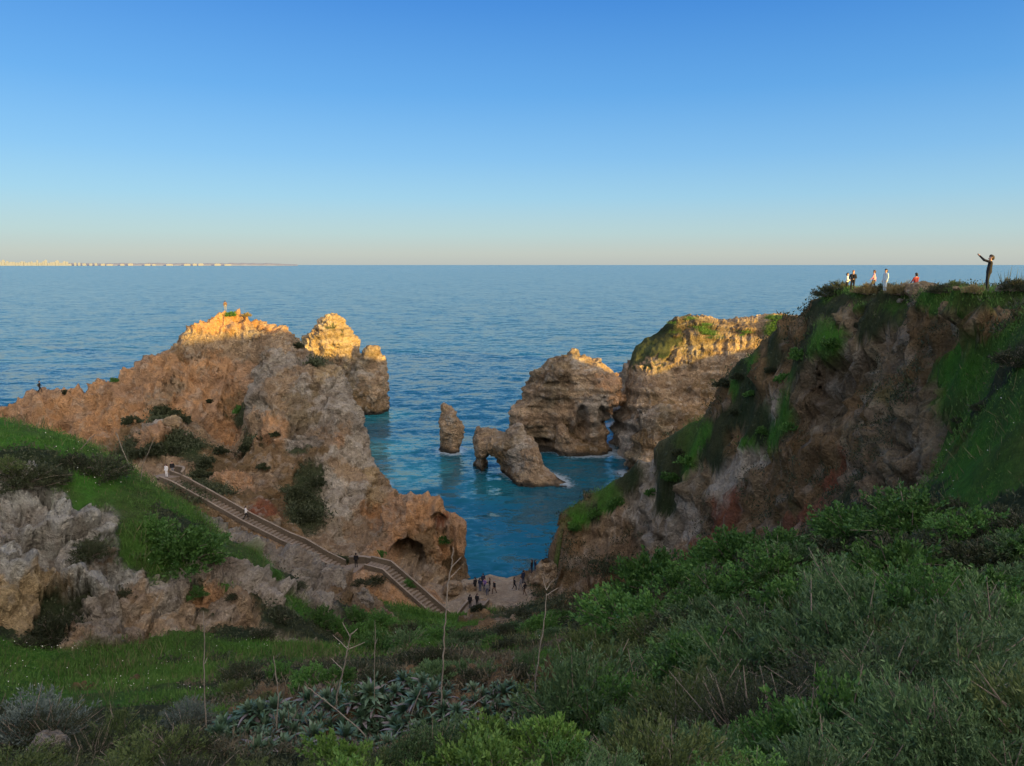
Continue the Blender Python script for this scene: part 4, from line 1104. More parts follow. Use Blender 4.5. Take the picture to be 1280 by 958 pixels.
def spot(px, py, rpx, kind, size, label, squash=1.0, sheets=None, sink=0.15):
    sky_ = py < 373 and px > 1000
    h = hit(px, py + rpx * 0.45, sheets)
    if h is None: h = hit(px, py + rpx, sheets)
    if sky_: h = (on_crest(px, -.7), None, 1.0)
    if h is None: return
    rad = rpx * h[2] / FPX
    p = h[0]
    if sky_:
        rad = 1.35 * rpx * p.y / FPX; sink = -.12
    return add_shrub(kind, size, (p.x, p.y, p.z - sink * rad), rad, label, None, None, squash)
for a in [
 (45,895,58,'blue','near','large silvery bush below the green flat on the left'),
 (150,905,46,'olive','near','brownish bush right beside the large silvery one'),
 (235,890,30,'blue','near','small blue-grey bush at the edge of the green flat'),
 (228,672,50,'leafy','mid','biggest dark leafy bush draped over the left rock bank'),
 (190,655,24,'leafy','mid','rounder dark bush uphill of the biggest bush on the left bank'),
 (110,682,24,'heath','mid','lone olive bush between the white left rocks'),
 (65,775,36,'heath','mid','large dark dry bush hanging at the foot of the left rocks'),
 (30,800,18,'heath','mid','small dark bush beneath the large dry one at the left rocks'),
 (125,575,34,'heath','mid','dark low bush on the crest of the left grass bank'),
 (90,570,22,'heath','mid','small dark bush near the top of the left grass bank'),
 (30,585,34,'heath','mid','wide dark bush on the far left grass bank'),
 (65,590,22,'heath','mid','bush beside the wide dark one on the left grass bank'),
 (5,575,22,'olive','mid','brownish bush at the far left of the grass bank'),
 (158,738,13,'heath','mid','small dark bush in a cleft below the lone olive bush of the left rocks'),
 (245,738,12,'leafy','mid','leafy bush rooted in the rock face under the biggest bush'),
 (292,742,10,'heath','mid','little dark bush on the rock face right of the biggest bush'),
 (342,716,11,'leafy','mid','green bush on top of the left rocks just below the long stairs'),
 (372,728,11,'heath','mid','dark bush on top of the left rocks nearest the landing'),
 (100,748,12,'heath','mid','dark bush in the yellow rock beside the large dry one'),
 (345,765,20,'heath','mid','dark bush in the hollow of the left bank'),
 (325,790,20,'heath','mid','dark bush under the overhang at the green flat'),
 (470,720,14,'heath','mid','dark bush below the landing of the stairs'),
 (450,725,12,'heath','mid','small dark bush left below the landing'),
 (510,727,9,'leafy','mid','small green bush above the lower stairs'),
 (655,765,24,'heath','mid','dark bush right beside the landing place'),
 (690,762,24,'heath','mid','broad dark bush under the cliff by the landing place'),
 (635,785,14,'heath','mid','small dark bush below the landing place'),
 (598,757,9,'heath','far','little bush in the crook of the stairs by the landing place'),
 (722,800,17,'heath','mid','round black-green bush standing alone in the valley'),
 (540,830,30,'grey','mid','grey-green bush beside the tall forked stalk'),
 (575,830,28,'grey','mid','second grey-green bush in the valley centre'),
 (165,522,11,'heath','far','dark shrub left of the pale block on the headland'),
 (205,510,13,'heath','far','dark shrub above the pale block on the headland'),
 (228,522,11,'heath','far','dark shrub right of the pale block on the headland'),
 (262,500,6,'heath','far','single small shrub on the orange slope of the headland'),
 (190,557,14,'heath','far','wide dark shrub under the pale block on the headland'),
 (170,565,10,'heath','far','small shrub left of the wide dark shrub under the pale block'),
 (215,560,10,'heath','far','shrub above the curved wall of the stairs'),
 (255,575,14,'heath','far','dark shrub on the headland slope right of the curved wall'),
 (250,590,16,'heath','far','dark shrub just above the upper stairs'),
 (275,560,10,'heath','far','shrub in the middle of the headland gully'),
 (310,555,12,'heath','far','shrub below the grey crag of the headland'),
 (370,612,15,'heath','far','dark shrub high on the shaded headland wall'),
 (380,640,15,'heath','far','dark green shrub in the shaded headland hollow'),
 (395,598,12,'heath','far','shrub against the white rock band of the headland'),
 (330,580,9,'heath','far','small shrub in the headland gully beneath the crag'),
 (300,510,9,'leafy','far','green shrub on the headland beside the grey crag'),
 (345,540,8,'heath','far','little shrub on the face of the grey crag'),
 (430,697,8,'heath','far','shrub above the landing of the stairs'),
 (475,690,8,'leafy','far','green shrub right of the landing at the cave'),
 (555,672,9,'leafy','far','green shrub on the nose of the headland'),
 (288,391,7,'leafy','far','green shrub on the summit of the headland'),
 (309,392,6,'straw','far','dry yellow shrub on the summit of the headland'),
 (143,474,5,'leafy','far','green shrub on the headland crest by the dip'),
 (80,489,6,'heath','far','low shrub on the headland crest near the left walker'),
 (372,430,8,'heath','far','dark shrub on the shaded crest running right from the summit'),
 (392,452,9,'heath','far','dark shrub at the crest end by the sunlit stack'),
 (1114,364,14,'straw','mid','sunlit yellow bush on the skyline of the right hill'),
 (1075,362,13,'straw','mid','yellow bush by the couple on the right hill'),
 (1025,372,14,'heath','mid','dark bush at the left end of the right hill skyline'),
 (1040,370,13,'heath','mid','dark bush under the couple on the right hill'),
 (1095,366,11,'heath','mid','dark bush between the two yellow skyline bushes'),
 (1160,362,12,'heath','mid','dark bush on the skyline right of the flat rock'),
 (1178,360,10,'olive','mid','olive bush on the skyline between the flat rock and the photographer'),
 (1202,362,10,'straw','mid','dry bush left of the photographer'),
 (1250,367,16,'heath','mid','dark bush right of the photographer on the skyline'),
 (1275,366,14,'heath','mid','dark bush at the right end of the skyline'),
 (1270,440,26,'heath','mid','wide dark bush above the bright grass bank on the right'),
 (1200,522,10,'heath','mid','small dark bush on the bright grass bank'),
 (1225,505,12,'heath','mid','dark bush in the fold of the bright grass bank'),
 (1260,640,34,'heath','mid','low wide bush at the lower rim of the bright grass bank'),
 (965,460,9,'heath','far','dark shrub high on the left edge of the right hill'),
 (940,490,9,'leafy','far','green shrub on the left edge of the right hill'),
 (920,512,9,'heath','far','dark shrub on the left edge of the right hill lower down'),
 (860,572,13,'leafy','far','green shrub over the grey cliff of the right hill'),
 (838,592,12,'leafy','far','green shrub hanging by the far cliff foot'),
 (815,612,10,'leafy','far','low green shrub on the spur top'),
 (770,625,11,'leafy','far','upper green shrub on the spur above the water'),
 (745,638,11,'leafy','far','middle green shrub on the spur above the water'),
 (718,655,10,'leafy','far','lowest green shrub on the spur above the water'),
 (1000,440,14,'leafy','far','green shrub high on the face of the right hill'),
 (1040,425,14,'leafy','far','broad green shrub below the right hill skyline'),
 (985,530,12,'leafy','far','green shrub on the ledge of the right hill'),
 (955,535,11,'leafy','far','green shrub left on the ledge of the right hill'),
 (980,470,11,'leafy','far','green shrub in the middle of the right hill'),
 (905,475,12,'heath','far','dark shrub on the far cliff below its sunlit rim'),
 (925,468,10,'heath','far','second dark shrub on the far cliff below its sunlit rim'),
 (850,563,11,'heath','far','dark shrub in the recess of the far cliff'),
]:
    spot(*a)

# ---------------------------------------------------------------- agaves
def agave_mesh(rad, seed, nl=26):
    r = np.random.default_rng(seed)
    V, F, C = [], [], []
    o = 0
    for i in range(nl):
        f_ = i / nl
        az = i * 2.39996 + r.normal(0, .15)
        el = R(12 + 68 * f_ + r.normal(0, 6))
        L = rad * (1.05 - 0.35 * f_) * r.uniform(.85, 1.12)
        w0 = 0.085 * rad * r.uniform(.85, 1.15)
        n = 7
        t = np.linspace(0, 1, n)
        droop = (0.30 + .35 * r.random()) * (1 - f_)
        rr = t * L * np.cos(el); zz = t * L * np.sin(el) - droop * L * t ** 2.4 * 0.8
        c = np.stack([np.cos(az) * rr, np.sin(az) * rr, zz + 0.04], 1)
        s_ = np.array([-np.sin(az), np.cos(az), 0])
        w = w0 * np.array([.75, 1.0, 1.15, 1.1, .85, .5, .03])
        nrm = np.array([-np.cos(az) * np.sin(el), -np.sin(az) * np.sin(el), np.cos(el)])
        a = c + s_ * w[:, None] + nrm * (w * .45)[:, None]; b = c - s_ * w[:, None] + nrm * (w * .45)[:, None]
        V.append(np.stack([a, c, b], 1).reshape(-1, 3))
        q = np.arange(n - 1)[:, None] * 3
        F.append(np.concatenate([np.stack([q, q + 1, q + 4, q + 3], -1).reshape(-1, 4), np.stack([q + 1, q + 2, q + 5, q + 4], -1).reshape(-1, 4)]) + o)
        o += n * 3
        C.append(np.full(n * 3, 1.0 if (f_ < 0.22 and r.random() < .6) else 0.0))
    V = np.concatenate(V); F = np.concatenate(F); C = np.concatenate(C)
    me = np_mesh('agave_leaves', V, F, True)
    set_col(me, 'Col', np.stack([C, C, C], 1))
    return me
def agave_material():
    m, nt, b = new_mat('agave_leaf')
    c = nt.nodes.new('ShaderNodeVertexColor'); c.layer_name = 'Col'
    geo = nt.nodes.new('ShaderNodeNewGeometry')
    n = noise_node(nt, geo.outputs['Position'], 3.0, 4, 0.6)
    live = mixc(nt, maprange(nt, n.outputs[0], .3, .7, 0, 1), (.030, .080, .042), (.105, .170, .098))
    dead = mixc(nt, maprange(nt, n.outputs[0], .3, .7, 0, 1), (.09, .075, .07), (.21, .185, .18))
    nt.links.new(mixc(nt, c.outputs[0], live, dead), b.inputs['Base Color'])
    b.inputs['Roughness'].default_value = 0.5
    return m
M_AGAVE = agave_material()
AG = [agave_mesh(1.0, s, 20 + 3 * s) for s in range(5)]
for m_ in AG: m_.materials.append(M_AGAVE)
ragv = np.random.default_rng(21)
def agaves(poly, n, rpx, minpx, label, group):
    got = []; tries = 0
    us = [p[0] for p in poly]; vs = [p[1] for p in poly]
    while len(got) < n and tries < 6000:
        tries += 1
        u = ragv.uniform(min(us), max(us)); v = ragv.uniform(min(vs), max(vs))
        if poly_sd(np.array([u]), np.array([v]), poly)[0] < 0: continue
        if any((u - a) ** 2 + (v - b) ** 2 < minpx ** 2 for a, b in got): continue
        h = hit(u, v, [SA])
        if h is None: continue
        got.append((u, v))
        o = bpy.data.objects.new('agave_plant', AG[ragv.integers(5)]); COL.objects.link(o)
        o.location = (h[0].x, h[0].y, h[0].z + .02)
        o.rotation_euler = (ragv.normal(0, .22) + .18, ragv.normal(0, .22), ragv.uniform(0, 6.28))
        k = ragv.uniform(*rpx) * h[2] / FPX
        o.scale = (k, k, k)
        tag(o, label, 'agave', group)
agaves([(255,925),(300,895),(400,872),(440,862),(520,850),(560,862),(560,905),(480,935),(330,945)], 96, (12, 25), 11.5, 'blue-green agave in the large patch across the valley floor', 'agaves of the large patch')
agaves([(540,905),(570,870),(640,855),(690,862),(720,885),(700,915),(620,930),(560,935)], 54, (11, 23), 12, 'blue-green agave in the patch right of the tall forked stalk', 'agaves right of the tall forked stalk')

# ---------------------------------------------------------------- agave flower stalks, bare twigs, fallen stems
def wpath(pts, Y):
    return [at(u, v, Y if len(p) == 2 else p[2]) for p in pts for (u, v) in [p[:2]]]
def smooth_path(P, n=5, seed=0, amp=0.01):
    P = np.array(P); out = []
    for i in range(len(P) - 1):
        for t in np.linspace(0, 1, n, endpoint=False): out.append(P[i] * (1 - t) + P[i + 1] * t)
    out.append(P[-1]); out = np.array(out)
    r = np.random.default_rng(seed); L = np.linalg.norm(P[-1] - P[0])
    j = r.normal(0, amp * L, out.shape); j[0] = 0; j[-1] = 0
    return out + j
def stalk(main, branches, wpx, label, Y=None, mat=None, name='agave_stalk', cat='dead stalk', base_hit=True):
    h = hit(*main[-1][:2], [SA]) if base_hit else None
    if h is None and Y is None: h = hit(main[-1][0], main[-1][1] + 12, [SA])
    Yb = h[0].y if h is not None else (Y or 54)
    if Y is None: Y = Yb
    m = [at(u, v, Y) for u, v in main[:-1]] + [np.array(h[0]) - np.array([0, 0, .15]) if h is not None else at(*main[-1], Y)]
    rt = wpx * Y / FPX / 2 * .54
    p = smooth_path(m[::-1], 5, int(main[0][0]), 0.0022)
    org = p[0].copy()
    v, f = tube(p - org, np.linspace(rt * 1.35, rt * .75, len(p)), 6)
    e = empty(name, org)
    tag(e, label, cat)
    link('stem', np_mesh('stem', v, f), mat or M_TWIGP, e)
    for b in branches:
        q = smooth_path([at(u, vv, Y + .15 * (k % 2)) for k, (u, vv) in enumerate(b)], 4, int(b[0][0]), 0.01)
        v, f = tube(q - org, np.linspace(rt * .75, rt * .4, len(q)), 5)
        link('branch', np_mesh('branch', v, f), mat or M_TWIGP, e)
    return e
stalk([(254,764),(256,800),(255,850),(258,912)], [((255,785),(262,778)),((256,830),(259,822))], 2.6, 'pale thin bare stalk rising in front of the green flat')
stalk([(342,820),(346,850),(348,870),(344,915)], [], 2.8, 'short pale bare stalk among the left agaves')
stalk([(439,792),(434,815),(429,838),(421,870),(419,893)], [((438,797),(428,778)),((439,793),(447,786)),((435,812),(416,794)),((435,812),(456,803)),((429,838),(414,823))], 3.6, 'dead agave stalk with a forked bare top in the valley')
stalk([(566,684),(565,705),(560,730),(558,760),(555,800),(553,850),(550,892)], [((564,710),(577,696)),((563,722),(576,709))], 3.4, 'tallest dead stalk, crossing the corner of the stairs')
stalk([(683,742),(681,770),(677,800),(670,850),(664,905)], [((683,738),(677,718)),((683,738),(688,729),(698,722)),((682,745),(698,735))], 2.8, 'dead agave stalk with a forked top in front of the right spur')
stalk([(694,792),(700,815),(708,842)], [], 2.0, 'short dark leaning stalk right of the forked one', mat=M_TWIG)
stalk([(469,775),(469,800),(468,830),(468,885)], [((469,815),(461,822)),((469,805),(472,798))], 1.8, 'thin grey stalk between the agaves and the lower stairs')
stalk([(385,860),(405,875),(450,912),(470,930)], [], 3.0, 'long fallen stalk lying across the agaves')
stalk([(526,862),(517,885),(505,915)], [], 3.0, 'fallen stalk leaning in the middle of the agaves')
stalk([(607,870),(580,890),(548,905)], [], 2.8, 'fallen stalk right of the tallest dead stalk')
stalk([(240,945),(262,935),(278,918)], [], 3.0, 'fallen stem at the left end of the agaves')
stalk([(146,542),(152,560),(160,578),(164,588)], [((148,548),(144,540))], 1.9, 'slim pale stalk on the crest of the left bank')
stalk([(193,546),(187,562),(178,582),(175,592)], [], 1.5, 'faint leaning stalk near the upper end of the stairs')
stalk([(119,543),(110,552),(98,562)], [((112,550),(114,545))], 2.0, 'dark dead twig sticking out of the left bank', mat=M_TWIG)
rt_ = np.random.default_rng(5)
for (u, v, s_, lb) in [(1000,800,1.0,'pale bare twigs above the middle of the thicket'),(960,790,.8,'dead grey twig leaning in the thicket'),(800,870,1.3,'long dead branch at the left edge of the thicket'),(1215,770,1.0,'thin pale stem on the right of the thicket'),(1150,850,1.3,'dry stems in the lower middle of the thicket'),(1240,880,1.2,'crooked bare branch low on the right'),(905,850,.9,'small dead branch in the heart of the thicket'),(1090,900,1.2,'dry stems at the bottom of the thicket'),(850,915,1.2,'fan of dead twigs at the bottom left of the thicket')]:
    b = []
    for k in range(rt_.integers(2, 5)):
        a0 = rt_.uniform(-1.1, 1.1); L0 = rt_.uniform(22, 48) * s_
        b.append(((u + rt_.normal(0, 4), v - 14), (u + L0 * math.sin(a0) * .6, v - 14 - L0 * .5 * math.cos(a0)), (u + L0 * math.sin(a0 + .25), v - 14 - L0 * math.cos(a0))))
    h = hit(u, v, [SA])
    stalk([(u + rt_.normal(0, 14), v - 46 * s_), (u + rt_.normal(0, 5), v - 20), (u, v + 6)], b, 2.1, lb, Y=(h[0].y - .55 if h else 10), mat=M_TWIGP, name='dead_branch', cat='branch')

# ---------------------------------------------------------------- grass and low undergrowth, nobody could count them
def cover(sheet, kind, n, hgt, wid, label, name, mat, seed, ymax=95, blade=True, thr=0.45, lift=0.0, extra=None):
    r = np.random.default_rng(seed)
    P = sheet.D.reshape(-1, 3); Nn = sheet.N
    w = sum(sheet.W[:, KN.index(k)] for k in kind)
    toc = unit(np.array([0, 0, CZ]) - P)
    u, v, f = project(P)
    ok = (w > thr) & (P[:, 1] < ymax) & ((Nn * toc).sum(1) > -0.15) & (u > -120) & (u < 1400) & (v < 1080) & (P[:, 2] > 1)
    if extra is not None: ok &= extra(P, u, v, Nn)
    ok &= (fbm(P, .25, 3, seed + 3) + .55 * r.random(len(P))) > -.12
    idx = np.flatnonzero(ok)
    i = r.choice(idx, n)
    d = P[i, 1]
    p = P[i] + r.normal(0, 1, (n, 3)) * (0.004 * d + .05)[:, None] * np.array([1, 1, .15])
    k = d / 30.0
    h = r.uniform(.5, 1.35, n) * hgt * k ** 0.6 * np.clip(.75 + .8 * fbm(P[i], .35, 3, seed), .3, 1.9); wd = r.uniform(.7, 1.3, n) * wid * k ** 0.85
    dr = np.array([0, 0, 1.0]) + r.normal(0, .38 if blade else .9, (n, 3)) + 0.35 * Nn[i]
    if not blade: p[:, 2] += r.random(n) * lift * k ** .5
    vv, ff = leaf_quads(p - Nn[i] * .03, dr, h, wd, r)
    org = np.array([0, 40, 20.0])
    o = link(name, np_mesh(name, vv - org, ff, False), mat)
    o.location = org
    tag(o, label, None, None, 'stuff')
cover(SA, 'G', 190000, .20, .028, 'short green grass covering the banks of the valley', 'grass', M_GRASS, 31, 95)
cover(SA, 'D', 110000, .16, .060, 'low dark undergrowth on the valley slopes', 'undergrowth', M_UNDER, 32, 95, False, .45, .22)
cover(SA, 'BKT', 80000, .20, .050, 'sparse dry weeds on the bare slopes of the right hill', 'weeds', M_UNDER, 33, 95, False, .5, .2, lambda P, u, v, n: (P[:, 0] > 2) & (vnoise(P, .22, 55) + .6 * vnoise(P, .8, 56) > 0.0) & (n[:, 2] > .25))
cover(SD, 'G', 30000, .10, .022, 'grass on top of the far cliff', 'grass', M_GRASS, 34, 260)
cover(SB, 'D', 14000, .16, .06, 'low scrub on the gullies of the headland', 'undergrowth', M_UNDER, 35, 160, False, .5, .25)

cover(SA, 'BD', 26000, .26, .050, 'dead leaves and weeds between the agaves', 'weeds', leaf_material('dry_weed', (.050, .045, .028), (.150, .125, .075)), 36, 33, False, .3, .25, lambda P, u, v, n: (u < 730) & (u > 230) & (P[:, 1] < 33) & (v < 950))
cover(SA, 'G', 7000, .55, .026, 'taller seeding grass stems over the green banks', 'weeds', leaf_material('seed_stem', (.080, .110, .035), (.240, .220, .100)), 37, 60)
def flowers(n, seed):
    r = np.random.default_rng(seed)
    P = SA.D.reshape(-1, 3); u, v, f = project(P)
    w = SA.W[:, KN.index('G')]
    ok = (w > .5) & (P[:, 1] < 62) & (P[:, 1] > 18) & (u > -60) & (u < 1340) & (fbm(P, .18, 3, 71) > .32)
    i = r.choice(np.flatnonzero(ok), n)
    p = P[i] + r.normal(0, .06, (n, 3)); p[:, 2] = P[i, 2] + r.uniform(.10, .34, n)
    V, F = leaf_quads(p, np.array([0, -.4, .8]) + r.normal(0, .6, (n, 3)), .05 * (P[i, 1] / 30) ** .7, .055 * (P[i, 1] / 30) ** .7, r)
    o = link('wildflowers', np_mesh('wildflowers', V - np.array([0, 40, 20.]), F, False), simple_mat('petal', (.62, .62, .54), .7))
    o.location = (0, 40, 20)
    tag(o, 'tiny white wildflowers speckling the green banks', None, None, 'stuff')
flowers(520, 41)
# ------------------------------------------------------------------ stairs, landing place, boulders
def stone_mat(name, col, sc=6):
    m, nt, b = new_mat(name)
    geo = nt.nodes.new('ShaderNodeNewGeometry')
    n = noise_node(nt, geo.outputs['Position'], sc, 6, 0.7)
    n2 = noise_node(nt, geo.outputs['Position'], sc * .12, 4, 0.6)
    f = mathn(nt, 'MULTIPLY', maprange(nt, n.outputs[0], .3, .7, .7, 1.25), maprange(nt, n2.outputs[0], .3, .7, .7, 1.2))
    s = nt.nodes.new('ShaderNodeVectorMath'); s.operation = 'SCALE'; s.inputs[0].default_value = col
    nt.links.new(f, s.inputs['Scale']); nt.links.new(s.outputs[0], b.inputs['Base Color'])
    b.inputs['Roughness'].default_value = 0.9
    bp = nt.nodes.new('ShaderNodeBump'); bp.inputs['Distance'].default_value = .04; bp.inputs['Strength'].default_value = .7
    nt.links.new(n.outputs[0], bp.inputs['Height']); nt.links.new(bp.outputs[0], b.inputs['Normal'])
    return m
M_STEP = stone_mat('step_stone', (.175, .135, .095))
M_WALL = stone_mat('wall_stone', (.125, .095, .062), 4)
M_COPE = stone_mat('coping_stone', (.22, .175, .125), 5)

def box_between(a, b, width, z0, z1, off=0.0):
    """slanted box along a->b (top follows a.z/b.z + z1, bottom + z0), centred `off` metres to the right of the line"""
    a = np.array(a, float); b = np.array(b, float)
    e = b[:2] - a[:2]; e /= np.linalg.norm(e) + 1e-9
    s = np.array([e[1], -e[0]])
    V = []
    for p in (a, b):
        for k in (-1, 1):
            q = p[:2] + s * (off + k * width / 2)
            V += [(q[0], q[1], p[2] + z0), (q[0], q[1], p[2] + z1)]
    F = [(0, 2, 3, 1), (4, 5, 7, 6), (0, 1, 5, 4), (2, 6, 7, 3), (1, 3, 7, 5), (0, 4, 6, 2)]
    return np.array(V), np.array(F)

def offset_line(L, off):
    L = np.array(L); out = []
    for i in range(len(L)):
        e = L[min(i + 1, len(L) - 1), :2] - L[max(i - 1, 0), :2]; e /= np.linalg.norm(e)
        out.append([L[i, 0] + e[1] * off, L[i, 1] - e[0] * off, L[i, 2]])
    return np.array(out)

def bevel_obj(o, w=.02):
    md = o.modifiers.new('bevel', 'BEVEL'); md.width = w; md.segments = 1; md.limit_method = 'ANGLE'

def sub(V, org): return V - org

def flight(line, label, walls, rise=0.19, halfw=0.78, near_h=.38, far_h=.62):
    """a flight of steps along a line, with stone side walls; walls: subset of 'nf' (near the camera / far)"""
    L = np.array(line); org = L[0].copy()
    e = empty('staircase', org)
    tag(e, label, 'stairs')
    total = abs(L[-1, 2] - L[0, 2]); ns = max(3, int(round(total / rise)))
    s_ = np.concatenate([[0], np.cumsum(np.linalg.norm(np.diff(L[:, :2], axis=0), axis=1))])
    def pos(t):
        return np.array([np.interp(t * s_[-1], s_, L[:, k]) for k in range(3)])
    for k in range(ns):
        a = pos(k / ns); b = pos((k + 1) / ns)
        ztop = min(a[2], b[2]) + .02 if L[-1, 2] < L[0, 2] else max(a[2], b[2])
        a = np.array([a[0], a[1], ztop]); d = b[:2] - a[:2]
        b = np.array([a[0] + d[0] * 1.04, a[1] + d[1] * 1.04, ztop])
        V, F = box_between(a, b, halfw * 2, -0.5, rise * .62 + .003 * (k % 2))
        c = link('step', np_mesh('step', sub(V, org), F, False), M_STEP, e)
    for side, hh in (('f', far_h), ('n', near_h)):
        if side not in walls: continue
        off = -(halfw + .16) if side == 'f' else (halfw + .16)
        O = offset_line(L, off)
        parts = []; cps = []
        for a, b in zip(O[:-1], O[1:]):
            parts.append(box_between(a, b, .18, -1.3, hh)); cps.append(box_between(a, b, .23, hh + .003, hh + .07))
        V, F = join(parts)
        w = link('side_wall', np_mesh('side_wall', sub(V, org), F, False), M_WALL, e)
        V, F = join(cps)
        cp = link('coping', np_mesh('coping', sub(V, org), F, False), M_COPE, w)
    return e
flight(STAIR_A, 'long stone stairs slanting down from the curved wall to the landing', 'nf')
flight(STAIR_B, 'lower stone stairs from the landing to the corner above the water', 'nf')
flight(STAIR_C, 'short ramp-like stairs from the corner to the landing place', 'nf', near_h=.45, far_h=.45, halfw=.95)

def slab(poly, top, thick, name, label, cat, mat):
    P = np.array(poly); org = np.array([P[:, 0].mean(), P[:, 1].mean(), top - thick])
    n = len(P)
    V = np.concatenate([np.c_[P[:, 0], P[:, 1], np.full(n, top)], np.c_[P[:, 0], P[:, 1], np.full(n, top - thick)]]) - org
    me = bpy.data.meshes.new(name)
    me.from_pydata(V.tolist(), [], [list(range(n))[::-1], list(range(n, 2 * n))] + [[i, (i + 1) % n, n + (i + 1) % n, n + i] for i in range(n)])
    me.update()
    o = link(name, me, mat); o.location = org
    if cat: tag(o, label, cat)
    bevel_obj(o, .03)
    return o
def ring(c, r, n=8, ph=0.2, sq=1.0): return [(c[0] + r * math.cos(ph + 2 * math.pi * k / n), c[1] + sq * r * math.sin(ph + 2 * math.pi * k / n)) for k in range(n)]
slab(ring(LANDING, 1.75, 8, .4, .8), LANDING[2] + .1, 1.2, 'landing_slab', 'stone landing between the long and the lower stairs', 'landing', M_STEP)
slab(ring(CORNER, 1.25, 8, .4, .9), CORNER[2] + .08, 1.2, 'landing_slab', 'small corner landing at the foot of the lower stairs', 'landing', M_STEP)

def wall_arc(pts, h, label, w=.3):
    L = np.array(pts); org = L[0].copy()
    e = empty('low_wall', org); tag(e, label, 'wall')
    parts = [box_between(a, b, w, -1.3, h) for a, b in zip(L[:-1], L[1:])]
    V, F = join(parts); link('masonry', np_mesh('masonry', V - org, F, False), M_WALL, e)
    V, F = join([box_between(a, b, w + .1, h + .003, h + .11) for a, b in zip(L[:-1], L[1:])])
    link('coping', np_mesh('coping', V - org, F, False), M_COPE, e)
    return e
T = STAIR_A[0]
def lift(L): return [(x, y, max(z, (ground(x, y) or z) - .1)) for x, y, z in L]
wall_arc(lift([(T[0] + .1, T[1] + 1.9, T[2]), (T[0] + .8, T[1] + 2.0, T[2]), (T[0] + 1.45, T[1] + 1.75, T[2]), (T[0] + 1.9, T[1] + 1.3, T[2]), (T[0] + 2.05, T[1] + .75, T[2] - .1), (T[0] + 1.95, T[1] + .4, T[2] - .35)]), .85, 'curved stone wall round the viewing spot at the top of the stairs', .22)
slab(ring((T[0] + .2, T[1] + .7), 1.65, 10, .1, .8), T[2] + .06, 1.5, 'viewing_platform', 'round paved viewing spot at the top of the stairs', 'platform', M_STEP)
Lc = LANDING
wall_arc([(Lc[0] - 1.2, Lc[1] + 1.5, Lc[2]), (Lc[0] - .2, Lc[1] + 1.65, Lc[2]), (Lc[0] + .8, Lc[1] + 1.5, Lc[2]), (Lc[0] + 1.6, Lc[1] + 1.1, Lc[2])], .8, 'low stone wall behind the landing of the stairs')
# a few low stones and wall ends on the landing place
def small_rock(px, py, rpx, label, seed, kind='T', sq=.8, sheets=None):
    h = hit(px, py, sheets)
    if py < 369 and px > 1000:
        p = on_crest(px, -.2); h = (p, None, p.y)
    if h is None: return
    rad = rpx * h[2] / FPX; p = h[0]
    r = np.random.default_rng(seed)
    g = np.arange(-1.6, 1.61, .09)
    X, Y, Z = np.meshgrid(g, g, g, indexing='ij')
    F = np.sqrt(X ** 2 + (Y * 1.1) ** 2 + (Z / sq) ** 2) - 1
    Q = np.stack([X.ravel(), Y.ravel(), Z.ravel()], 1)
    F = F + (0.28 * vnoise(Q, 1.1, seed) + 0.16 * vnoise(Q, 2.6, seed + 1)).reshape(F.shape)
    V, Fc = surface_nets(F, np.array([-1.6] * 3), .09)
    V = V + vert_normals(V, Fc) * (0.07 * ridged(V, 3.5, 3, seed))[:, None]
    W = np.zeros((len(V), len(KN)), np.float32); W[:, KN.index(kind)] = 1
    C, rk = kind_colour(V * 3 + seed, W)
    me = np_mesh('rock', V * rad, Fc); set_col(me, 'Col', np.concatenate([C, rk[:, None]], 1))
    o = link('rock', me, M_GROUND); o.location = (p.x, p.y, p.z + (.42 if py < 369 and px > 1000 else .2) * rad); o.rotation_euler = (0, 0, r.uniform(0, 6))
    return tag(o, label, 'rock')
small_rock(62, 938, 17, 'pale rough boulder at the bottom left between the bushes', 3, 'W', .9)
small_rock(588, 737, 7, 'rounded stone at the left edge of the landing place', 4, 'T', .8)
small_rock(566, 738, 13, 'rounded rock in the water gap beside the short stairs', 21, 'T', .7)
small_rock(672, 728, 12, 'flat block at the back right of the landing place', 5, 'T', .7)
small_rock(686, 728, 16, 'tall boulder leaning at the right end of the landing place', 6, 'T', 1.5)
small_rock(1143, 364, 17, 'dark flat outcrop on the skyline in front of the sitting person', 8, 'K', .62)
small_rock(1125, 362, 9, 'small dark stone at the left of the flat skyline outcrop', 9, 'K', .8)
small_rock(1125, 377, 3.5, 'small pale stone on the grass below the yellow skyline bush', 10, 'W', .8)
small_rock(215, 533, 13, 'pale block of rock on the headland among dark shrubs', 12, 'Y', .7, [SB])
small_rock(455, 752, 11, 'pale stone standing below the landing of the stairs', 13, 'W', 1.2)
small_rock(170, 853, 7, 'little stone in the green flat on the left', 14, 'B', .7)
small_rock(1187, 367, 5, 'sunlit pale stone on the skyline left of the photographer', 15, 'Y', .6)
small_rock(1243, 360, 6.5, 'pale stone on the skyline right of the photographer', 16, 'W', .8)

